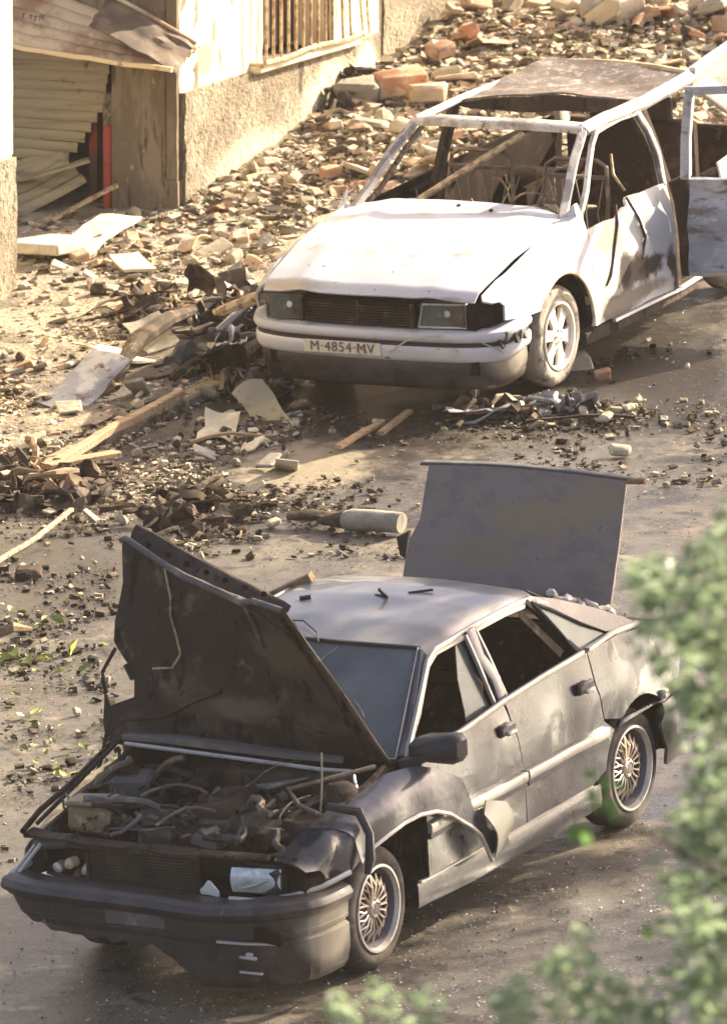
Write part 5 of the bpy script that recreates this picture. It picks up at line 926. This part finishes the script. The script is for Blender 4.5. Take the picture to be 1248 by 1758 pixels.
# leaves fallen on the road at the left
def leaf_mesh(sd):
    r=random.Random(sd); q=B(); vs=[(-.05,0,.004),(-.02,-.025,.01),(.02,-.02,.014),(.055,0,.0),(.02,.022,.016),(-.02,.026,.008),(0,0,.0)]
    q.add([(x+r.uniform(-.006,.006),y+r.uniform(-.006,.006),z+r.uniform(0,.012)) for x,y,z in vs],[(6,0,1),(6,1,2),(6,2,3),(6,3,4),(6,4,5),(6,5,0)]); o=q.build('leaf',M['leafy'],None); me=o.data; bpy.data.objects.remove(o); return me
LM=[leaf_mesh(i) for i in range(4)]; sl_=zone_sampler([(0,1040),(150,1060),(260,1180),(200,1330),(110,1430),(0,1260)])
for i in range(70):
    x,y=sl_()
    if blocked(x,y): continue
    o=bpy.data.objects.new('fallen_leaf',rng.choice(LM)); COL.objects.link(o); o.location=(x,y,.004); o.rotation_euler=(rng.uniform(-.4,.4),rng.uniform(-.4,.4),rng.uniform(0,6.28)); s=rng.uniform(.35,.9); o.scale=(s,s,s)
    qx,qy=to_px(Vector((x,y,0))); zone_=('near the left edge' if qx<90 else 'close to the bonnet side' if qx>170 else 'on the road left of the bonnet')+(', in the upper row' if qy<1110 else ', in the lowest scatter' if qy>1230 else ', at mid height'); tag(o,('tiny ' if s<.5 else 'broad ' if s>.75 else 'small ')+'yellow green fallen leaf '+zone_,'leaf','fallen leaves '+zone_)
for px,py,s in ((130,1120,1.5),(30,1130,1.3),(55,1140,1.3),(15,1135,1.2),(100,1070,.9)):
    p=gp(px,py); o=bpy.data.objects.new('fallen_leaf',rng.choice(LM)); COL.objects.link(o); o.location=(p.x,p.y,.01); o.rotation_euler=(.5,.3,px); o.scale=(s,s,s*1.5)
    tag(o,{130:'bright yellow leaf, largest of those left of the bonnet',30:'green leaf at the left edge beside another',55:'green leaf curled upright near the left edge',15:'pale green leaf lying furthest left',100:'small olive leaf above the bright yellow one'}[px],'leaf','fallen leaves left of the dark car')
# single, recognisable pieces of wreckage
def solo(name,label,cat,q,m_,**k): return tag(q.build(name,m_,None,**k),label,cat)
def line(pxs,h=0.,hs=None): return [gp(p[0],p[1],(hs[i] if hs else h)) for i,p in enumerate(pxs)]
def beam(pxs,hs,w_,t,sd=0,amp=.01):
    P=line(pxs,hs=hs); L=[]
    for i in range(len(P)-1):
        for k in range(5): L.append(P[i].lerp(P[i+1],k/5))
    L.append(P[-1]); q=B(); q.bar([p+noise.noise_vector(p*3+Vector((sd,0,0)))*amp for p in L],w_,t,(0,0,1)); return q
solo('timber_plank','long brown timber lying diagonally across the left pavement','plank',beam([(100,795),(170,750),(310,675)],[.10,.10,.14],.06,.05,1),'wood')
solo('timber_plank','short pale board at the foot of the long timber','plank',beam([(80,800),(200,778)],[.12,.09],.10,.03,2),'wood')
solo('wood_splinter','thin pale stick lying at the left edge below the dark heap','stick',beam([(-10,968),(60,925),(125,875)],[.03,.04,.08],.028,.022,3,.02),'bar')
solo('timber_plank','left one of two pale boards on the road before the white car','plank',beam([(580,768),(655,722)],[.03,.03],.05,.025,4),'wood')
solo('timber_plank','right one of two pale boards on the road before the white car','plank',beam([(655,745),(702,705)],[.03,.03],.045,.025,5),'wood')
solo('timber_plank','board leaning from the shutter towards the left wall','plank',beam([(28,402),(110,365),(205,318)],[.04,.10,.25],.07,.02,6),'bar')
q=B(); q.bar([bl(-.1,-1.15,.18),bl(-.28,-.85,.26),bl(-.15,-.55,.36)],.10,.02,(0,0,1)); solo('metal_strip','torn shutter slat lying loose on the garage threshold','metal strip',q,'shutter')
solo('bent_pipe','dark twisted bumper bar arching over the pavement rubble','metal bar',(lambda q:(q.tube(line([(335,530),(290,545),(240,580),(215,620),(200,665)],hs=[.22,.28,.26,.16,.08]),[.03,.05,.055,.045,.03],8),q.jitter(.03,6,3))[1])(B()),'char')
q=B(); q.grid(14,6,lambda u,v:tuple(gp(lerp(345,405,u)+lerp(0,20,v),lerp(615,600,u)-20*v,lerp(.02,.02,u)+v*lerp(.42,.20,u)+.05*math.sin(u*16))),.006); q.jitter(.05,5,1); solo('crumpled_metal_panel','crumpled whitish metal strip standing up beside the white car bumper','metal sheet',q,'scrap')
q=B(); q.tube(line([(395,600),(385,560),(430,515)],hs=[.05,.25,.38]),[.04,.03,.02],7); q.jitter(.04,6,2); solo('torn_metal_bracket','torn pale bracket sticking up right of the crumpled strip','metal scrap',q,'scrap')
q=B(); q.tube(line([(330,620),(420,610),(470,570)],hs=[.08,.16,.12]),[.03,.045,.03],7); q.jitter(.05,5,4); solo('burnt_pipe','burnt dark pipe lying in front of the crumpled strip','metal bar',q,'char')
def sheetpx(c,w_,d,tx,ty,rz,th,sd,amp=.03,h=.05):
    q=B(); q.grid(9,7,lambda u,v:((u-.5)*w_,(v-.5)*d,0),th); P=gp(*c); Rm=Matrix.Rotation(R(rz),3,'Z')@Matrix.Rotation(R(tx),3,'X')@Matrix.Rotation(R(ty),3,'Y'); q.jitter(amp,4,sd); q.v=[tuple(Rm@Vector(p)+P+Vector((0,0,h+heap(P.x,P.y)))) for p in q.v]; return q
solo('concrete_slab','pale square slab tilted on the ground left of the garage','slab',(lambda q:(q.box((0,0,0),(.42,.75,.07),ch=.01),setattr(q,'v',[tuple(Matrix.Rotation(R(-25),3,'Z')@Matrix.Rotation(R(-9),3,'X')@Vector(p)+gp(95,450)+Vector((0,0,.11))) for p in q.v]),q)[2])(B()),'plaster')
solo('plaster_board','broad cream sheet of plaster lying before the garage','plaster sheet',sheetpx((165,430),.26,.9,2,4,-20,.02,3),'plaster')
solo('plaster_board','cream triangular sheet under the scattered bricks','plaster sheet',sheetpx((230,480),.2,.4,3,-3,15,.02,4),'plaster')
solo('glass_sheet','grey dusty sheet leaning low on the left pavement','sheet',sheetpx((150,700),.26,.62,18,10,-35,.012,5,.03,.10),'scrap')
solo('wall_render_sheet','pale green grey panel lying between the twisted bar and white strip','panel',sheetpx((270,620),.24,.55,14,-8,20,.015,6,.04,.08),'greychunk')
solo('wall_render_sheet','flat ochre panel at the middle of the left pavement','panel',sheetpx((205,640),.20,.45,8,6,50,.015,7,.04,.06),'plaster')
solo('cardboard_sheet','crumpled ochre cardboard piece on the dark ground before the white car','cardboard',sheetpx((455,715),.18,.40,22,-18,30,.006,8,.10,.08),mat('ochre_card',(.44,.36,.22),.8,layers=[((.3,.2,.08),8,.55,.7)],bump=(20,.4,.01)))
solo('cardboard_sheet','smaller buff scrap near the left foot of the ochre piece','cardboard',sheetpx((380,745),.22,.45,12,10,-10,.006,9,.08,.05),'plaster')
q=B(); q.box((0,0,0),(.34,.18,.17),ch=.02); q.jitter(.03,6,8); q.v=[tuple(Matrix.Rotation(.3,3,'Z')@Vector(p)+gp(690,205)+Vector((0,0,heap(*gp(690,205)[:2])+.10))) for p in q.v]; solo('masonry_block','large orange block of brickwork with cream face beside the windscreen pillar','masonry block',q,'brick')
q=B(); q.box((0,0,0),(.26,.20,.16),ch=.03); q.jitter(.05,6,9); q.v=[tuple(Vector(p)+gp(615,215)+Vector((0,0,heap(*gp(615,215)[:2])+.08))) for p in q.v]; solo('masonry_block','dark broken hollow block at the foot of the wall','masonry block',q,'greychunk')
q=B(); q.box((0,0,0),(.13,.10,.07),ch=.01); q.jitter(.01,9); q.v=[tuple(Matrix.Rotation(.5,3,'Z')@Vector(p)+gp(570,328)+Vector((0,0,heap(*gp(570,328)[:2])+.04))) for p in q.v]; solo('brick_piece','single bright red brick left of the white car bonnet','brick',q,'brick')
for i,(px,py,s,l) in enumerate(((880,40,1.0,'pale cubic block, left one behind the burnt roof'),(1070,88,.9,'rounded cream block just behind the burnt roof'),(1020,90,.7,'tan block left of the rounded cream one'),(1170,25,1.1,'pale block near the top right corner'),(1040,25,1.2,'wide orange block at the top of the heap'))):
    q=B(); q.box((0,0,0),(.30*s,.22*s,.20*s),ch=.03); q.jitter(.04,6,i+20); P=gp(px,py); q.v=[tuple(Matrix.Rotation(i*.7,3,'Z')@Vector(p)+P+Vector((0,0,heap(P.x,P.y)+.08))) for p in q.v]; solo('masonry_block',l,'masonry block',q,'brick' if i in (4,) else 'plaster')
for i,(px,py,sx,m_,l) in enumerate(((735,215,1.1,'brickpale','pinkish block left of the orange masonry block row end'),(760,150,.9,'brick','tilted orange block beside the burnt roof front corner'),(810,120,.8,'brick','flat orange tile block near the roof rail'),(700,265,.8,'plaster','cream block under the right front pillar'),(660,330,.8,'buff','buff block low behind the windscreen pillar'),(505,345,.6,'brickpale','small pinkish block above the white bonnet corner'),(940,55,1.2,'brickpale','long pinkish block in the middle of the top heap'),(1120,60,1.0,'plaster','cream block leaning at the right of the top heap'),(980,20,.9,'brick','orange block at the very top edge'),(1220,50,.9,'brickpale','pinkish block by the top right frame edge'))):
    q=B(); q.box((0,0,0),(.24*sx,.13*sx,.10*sx),ch=.02); q.jitter(.03,7,i+40); P=gp(px,py); Rm=Matrix.Rotation(i*.9,3,'Z')@Matrix.Rotation(.3*math.sin(i*2),3,'X'); q.v=[tuple(Rm@Vector(p)+P+Vector((0,0,heap(P.x,P.y)+.07))) for p in q.v]; solo('masonry_block',l,'masonry block',q,m_)
pp=line([(590,893),(640,893),(690,897)],hs=[.06,.07,.07]); q=B(); q.tube([pp[0],pp[0].lerp(pp[1],.3),pp[1],pp[2]],[.05,.065,.065,.06],12); q.jitter(.01,5); lg=thing('exhaust_silencer','grey cylindrical exhaust silencer lying by the raised boot lid','silencer',Matrix.Identity(4)); q.build('silencer_body','greychunk',lg); q=B(); q.tube([pp[0]-(pp[1]-pp[0])*.9,pp[0]],[.02,.05],8); q.jitter(.03,9); q.build('burnt_end','char',lg)
q=B(); q.tube(line([(500,890),(540,880),(600,890)],hs=[.04,.07,.05]),[.02,.05,.03],8); q.jitter(.06,9,4); solo('charred_roll','charred knotted roll at the left of the silencer','charred debris',q,'char')
q=B(); q.grid(10,5,lambda u,v:tuple(gp(lerp(765,870,u),705,.01+.10*v*(1-.6*u)+.02*math.sin(u*12))),.006); q.jitter(.04,6,7); solo('crumpled_metal_panel','crumpled pale metal piece in the trail right of the bumper','metal sheet',q,'scrap')
for i,(a,b_,l) in enumerate((((760,650),(905,655),'thin bent rod under the white car front'),((800,712),(940,700),'rusty strip lying along the charred trail'),((900,722),(1090,716),'long charred lath at the right end of the trail'),((330,760),(470,745),'grey lath on the near pavement edge'),((40,860),(130,840),'forked burnt branch on the dark heap'),((215,440),(330,445),'thin plank beyond the pale plaster sheet'),((250,400),(300,412),'short lath by the garage corner post'))):
    solo('lath_strip',l,'lath',beam([a,((a[0]+b_[0])/2,(a[1]+b_[1])/2-6),b_],[.03,.06,.03],.025,.018,30+i,.03),['tube','rust','char','wood','char','wood','wood'][i])
q=B(); q.box((0,0,0),(.16,.07,.12),ch=.02); q.jitter(.06,8,5); q.v=[tuple(Vector(p)+gp(990,632)+Vector((0,0,.05))) for p in q.v]; solo('foam_scrap','pale torn foam scrap just behind the white front wheel','foam scrap',q,'plaster')
q=B(); q.box((0,0,0),(.10,.06,.06),ch=.01); q.jitter(.03,8,6); q.v=[tuple(Vector(p)+gp(1035,650)+Vector((0,0,.03))) for p in q.v]; solo('foam_scrap','small ochre lump right of the torn foam scrap','foam scrap',q,'brick')
q=B(); q.box((0,0,0),(.12,.08,.05),ch=.015); q.jitter(.03,8,7); q.v=[tuple(Vector(p)+gp(1065,782)+Vector((0,0,.03))) for p in q.v]; solo('plaster_chunk','lone pale lump on the open road above the boot lid','rubble',q,'plaster')
q=B(); q.box((0,0,0),(.14,.12,.06),ch=.015); q.jitter(.05,8,8); q.v=[tuple(Vector(p)+gp(50,990)+Vector((0,0,.03))) for p in q.v]; solo('charred_lump','lone dark lump below the pale stick at left','charred debris',q,'char')
q=B(); q.tube(line([(-10,1085),(25,1078),(50,1083)],hs=[.04,.07,.03]),[.03,.035,.015],7); q.jitter(.03,9,9); solo('splintered_wood','pale splintered wood at the left edge above the leaves','stick',q,'wood')
# the dark tangle of wreckage beside the white car, and the burnt heap at the left edge
def tangle(name,label,cat,cx,cy,rx,ry,hgt,n,seed,mats_,gr_parts=True):
    t=thing(name,label,cat,Matrix.Identity(4)); r=random.Random(seed)
    for i in range(n):
        a=r.uniform(0,6.28); d=math.sqrt(r.random()); P=gp(cx+rx*d*math.cos(a),cy+ry*d*math.sin(a)); hh=hgt*(1-d*.7)*r.uniform(.2,1); m_=r.choice(mats_)
        if i%3==2:
            q=B(); q.grid(7,5,lambda u,v:((u-.5)*r_w,(v-.5)*r_d,.03*math.sin(u*9)),.005) if False else None
            w_,d_=r.uniform(.10,.30),r.uniform(.06,.16); q.grid(7,5,lambda u,v:((u-.5)*w_,(v-.5)*d_,.03*math.sin(u*9)),.006); q.jitter(.07,9,i)
            Rm=Matrix.Rotation(r.uniform(0,6.28),3,'Z')@Matrix.Rotation(r.uniform(-1.3,1.3),3,'X'); q.v=[tuple(Rm@Vector(p)+P+Vector((0,0,heap(P.x,P.y)+hh*.7+.03))) for p in q.v]; q.build('torn_sheet',m_,t)
        else:
            p=P+Vector((0,0,heap(P.x,P.y)+.02)); L=[p.copy()]; dv=Vector((r.uniform(-1,1),r.uniform(-1,1),r.uniform(0,1.2))).normalized(); l=r.uniform(.04,.10)
            for k in range(6): dv=(dv+Vector((r.uniform(-.6,.6),r.uniform(-.6,.6),r.uniform(-.7,.3)))).normalized(); p=p+dv*l; p.z=max(heap(p.x,p.y)+.01,min(p.z,heap(p.x,p.y)+hh+.06)); L.append(p.copy())
            q=B(); r0_=r.choice([.006,.01,.016,.024]); q.tube(L,[r0_*r.uniform(.6,1.3) for _ in L],6); q.jitter(.012,20,i); q.build('twisted_strand',m_,t)
    return t
tangle('wreckage_tangle','tall dark tangle of burnt scrap just left of the white car bumper','wreckage',400,580,75,70,.34,70,3,['char','char','soot','char','scrap','tube','black'])
tangle('wreckage_tangle','low dark tangle of scrap below the white car bumper at left','wreckage',420,660,110,40,.12,46,4,['char','soot','char','tube','black'])
tangle('burnt_branch_heap','dark heap of burnt sticks and strips at the left edge of the pavement','heap',70,845,110,40,.16,60,5,['char','char','soot','tube','wood','char'])
tangle('charred_clump','dark matted clump of char on the road above the open bonnet','charred debris',335,885,85,40,.07,44,6,['char','char','soot','earth'])
tangle('charred_clump','knotted dark bundle half way up the left pavement','charred debris',260,560,60,30,.16,26,7,['char','soot','char','rust'])
tangle('charred_clump','dark hollow tangle at the foot of the plinth','charred debris',600,215,35,25,.18,26,8,['char','soot','earth'])
tangle('charred_clump','burnt scraps heaped under the right end of the white bumper','charred debris',900,705,110,14,.07,36,9,['char','tube','scrap','earth'])
# things lying on the cars
def on(mt,p): return mt@Vector(p)
q=B(); q.bar([on(DM,(.56,-.55,1.46)),on(DM,(.20,-.36,1.50)),on(DM,(-.02,-.25,1.52))],.10,.05,(0,0,1)); 
pl_=beam([(440,1035),(535,990)],[1.30,1.44],.085,.045,50,.004); solo('timber_plank','wooden plank sticking out from behind the open bonnet over the roof','plank',pl_,'wood')
q=B(); q.tube([on(DM,(-.25,-.02,1.445)),on(DM,(-.22,.06,1.455)),on(DM,(-.18,.04,1.50))],.010,6); q.tube([on(DM,(-.34,.12,1.448)),on(DM,(-.42,.22,1.452))],.007,6); solo('fallen_twig','small black twig lying on the dark car roof','twig',q,'black')
q=B(); q.tube([on(DM,(-.1,-.38,1.44)),on(DM,(-.13,-.33,1.445))],.012,6); solo('fallen_twig','tiny dark scrap on the roof nearest the plank','twig',q,'black')
q=B(); q.tube([on(DM,(.36,-.40,1.40)),on(DM,(.26,-.30,1.425)),on(DM,(.26,-.16,1.43)),on(DM,(.38,-.02,1.41)),on(DM,(.46,.03,1.385))],.004,5); solo('loose_cable','thin black cable curling over the windscreen top edge','cable',q,'black')

# ================================================================== TREES
def leaf_cloud(name,m_,parent,blobs,n,size,seed,kind='stuff'):
    r=random.Random(seed); V=[];F=[]; tot=sum(b[3] for b in blobs)
    for i in range(n):
        c,rad,den,wt=r.choices(blobs,[b[3] for b in blobs])[0]
        while True:
            p=Vector((r.uniform(-1,1),r.uniform(-1,1),r.uniform(-1,1)))
            if p.length<=1 and (p.length>den or r.random()<.35): break
        p=Vector(c)+Vector((p.x*rad[0],p.y*rad[1],p.z*rad[2]))
        s=size*r.uniform(.6,1.25); Rm=Matrix.Rotation(r.uniform(0,6.28),3,'Z')@Matrix.Rotation(r.uniform(-1.1,1.1),3,'X')@Matrix.Rotation(r.uniform(-.8,.8),3,'Y')
        o=len(V); b_=.18*s
        for q in ((-.5,0,0),(-.1,-.3,b_),(.35,-.18,b_),(.55,0,0),(.35,.18,b_),(-.1,.3,b_)): V.append(tuple(Rm@Vector((q[0]*s,q[1]*s,q[2]))+p))
        F+=[(o,o+1,o+2,o+3),(o,o+3,o+4,o+5)]
    me=bpy.data.meshes.new(name); me.from_pydata(V,[],F); me.materials.append(M[m_]); o=bpy.data.objects.new(name,me); COL.objects.link(o); o.parent=parent
    if kind: o['kind']=kind
    return o
def ray(px,py,d): 
    v=fwd+cr*((px-PW/2)/FPX)-cu*((py-PH/2)/FPX); return CAM+v*d
nt_=thing('foreground_tree','out of focus green tree in the foreground at the lower right','tree',Matrix.Identity(4))
TD=35.
base=ray(1500,4200,TD+.5); base.z=0
top=ray(1420,1150,TD)
trunk=[base,base.lerp(top,.35)+Vector((.1,.05,0)),base.lerp(top,.7)+Vector((-.06,0,0)),top]
q=B(); q.tube(trunk,[.15,.12,.07,.02],10); q.build('trunk','bark',nt_)
limbs=[((1440,2000),(1300,1780),(1180,1690)),((1430,2100),(1100,1850),(700,1725)),((1430,1700),(1290,1500),(1170,1420)),((1420,1500),(1300,1250),(1160,1060)),((1420,1350),(1330,1100),(1230,900)),((1420,1600),(1200,1480),(1040,1390)),((1430,2000),(1250,1800),(960,1690))]
for i,l in enumerate(limbs):
    q=B(); q.tube([ray(px,py,TD+.25*math.sin(i*2+k)) for k,(px,py) in enumerate(l)],[.022,.009,.003],6); q.build('limb','bark',nt_)
def blob(px,py,rp,w_,dz=0.,el=1.): 
    s=TD/FPX; return (ray(px,py,TD+dz),(rp*s,max(.25,rp*s*1.0),rp*s*el),.3,w_)
bl_=[blob(1260,930,65,.55,-.3),blob(1205,990,60,.55),blob(1120,1010,52,.40,.2),blob(1230,1080,80,1.0,.1),blob(1150,1110,58,.55,-.2),blob(1255,1200,75,1.0,.2),blob(1185,1230,50,.45,.0),blob(1250,1340,72,.9,-.1),blob(1180,1420,45,.35,.2),blob(1245,1470,75,.9),blob(1170,1560,52,.40,-.3),blob(1240,1620,75,.8,.1),blob(1190,1690,55,.45),blob(1130,1500,22,.06),
 blob(960,1690,42,.26,.2),blob(1040,1725,50,.30),blob(880,1735,48,.24,-.2),blob(740,1735,42,.16),blob(660,1715,35,.10,.1),blob(590,1748,30,.10),blob(1110,1735,40,.25),blob(1000,1640,24,.06),
 blob(1370,1000,120,1.5,.4),blob(1400,1300,150,2.2,.5),blob(1380,1600,150,2.2,.4),blob(1300,1850,170,2.5,.4),blob(1000,1860,130,1.2,.2),blob(1500,1900,200,2.5,.6),blob(700,1830,80,.5),blob(1330,860,60,.4)]
leaf_cloud('crown','leaf',nt_,bl_,4700,.052,3)
r=random.Random(4)
for i,(px,py) in enumerate(((1010,1330),(1035,1345),(1040,1375),(1020,1390),(1000,1420),(1015,1365),(985,1430),(1060,1350),(1005,1440),(1050,1390),(1030,1320),(1075,1100),(1090,1620),(1110,1600))):
    q=B(); s=.058*r.uniform(.8,1.2); q.add([(-.5*s,0,0),(-.1*s,-.3*s,.1*s),(.35*s,-.2*s,.08*s),(.55*s,0,0),(.35*s,.2*s,.08*s),(-.1*s,.3*s,.1*s)],[(0,1,2,3),(0,3,4,5)])
    o=q.build('leaf','sprig',nt_); o.location=ray(px,py,TD+.2*math.sin(i)); o.rotation_euler=(r.uniform(-1,1),r.uniform(.2,1.2),r.uniform(0,6))
# street tree off the right of the view: its crown throws the dappled shade over the dark car
st=thing('shade_tree','large street tree right of the road whose crown shades the dark car','tree',Matrix.Identity(4))
sb_=Vector((9.6,-1.2,0)); q=B(); q.tube([sb_,sb_+Vector((.1,0,2.5)),sb_+Vector((-.3,-.1,5)),sb_+Vector((-.6,-.2,7.5))],[.24,.19,.15,.06],10); q.build('trunk','bark',st)
for i in range(8):
    a=i*.8; q=B(); q.tube([sb_+Vector((-.1,0,3.6+.4*i)),sb_+Vector((1.1*math.cos(a),1.1*math.sin(a),4.8+.35*i)),sb_+Vector((2.4*math.cos(a),2.4*math.sin(a),5.4+.35*i))],[.09,.05,.015],6); q.build('limb','bark',st)
r=random.Random(12); bb_=[]
for i in range(34):
    a=r.uniform(0,6.28); d=r.uniform(.3,3.4); bb_.append((sb_+Vector((d*math.cos(a)-.3,d*math.sin(a)-.6,r.uniform(4.6,8.2))),(r.uniform(.5,1.0),)*2+(r.uniform(.35,.6),),.2,1))
leaf_cloud('crown','shadeleaf',st,bb_,4200,.15,13)

hz=bpy.data.materials.new('added_veil'); hz.use_nodes=True; hn_=hz.node_tree; hn_.nodes.remove(hn_.nodes['Principled BSDF']); pv=hn_.nodes.new('ShaderNodeVolumePrincipled')  # thin volume added to lift the darkest tones
pv.inputs['Color'].default_value=(1,.90,.80,1); pv.inputs['Density'].default_value=HAZE; pv.inputs['Anisotropy'].default_value=0
hn_.links.new(pv.outputs[0],hn_.nodes['Material Output'].inputs['Volume']); q=B(); q.box((0,0,4),(440,480,110)); ho_=q.build('haze',hz,None,smooth=False); ho_['kind']='stuff'; ho_['label']='thin warm veil added over the whole street to lift the darks'
FIXED.add(ho_)
# ================================================================== turn the street plane into world space
for o in list(bpy.data.objects):
    if o in FIXED: continue
    if o.type=='EMPTY' and o.parent is None and not o.children: bpy.data.objects.remove(o); continue
    if o.parent is None: o.matrix_world = STREET @ o.matrix_basis
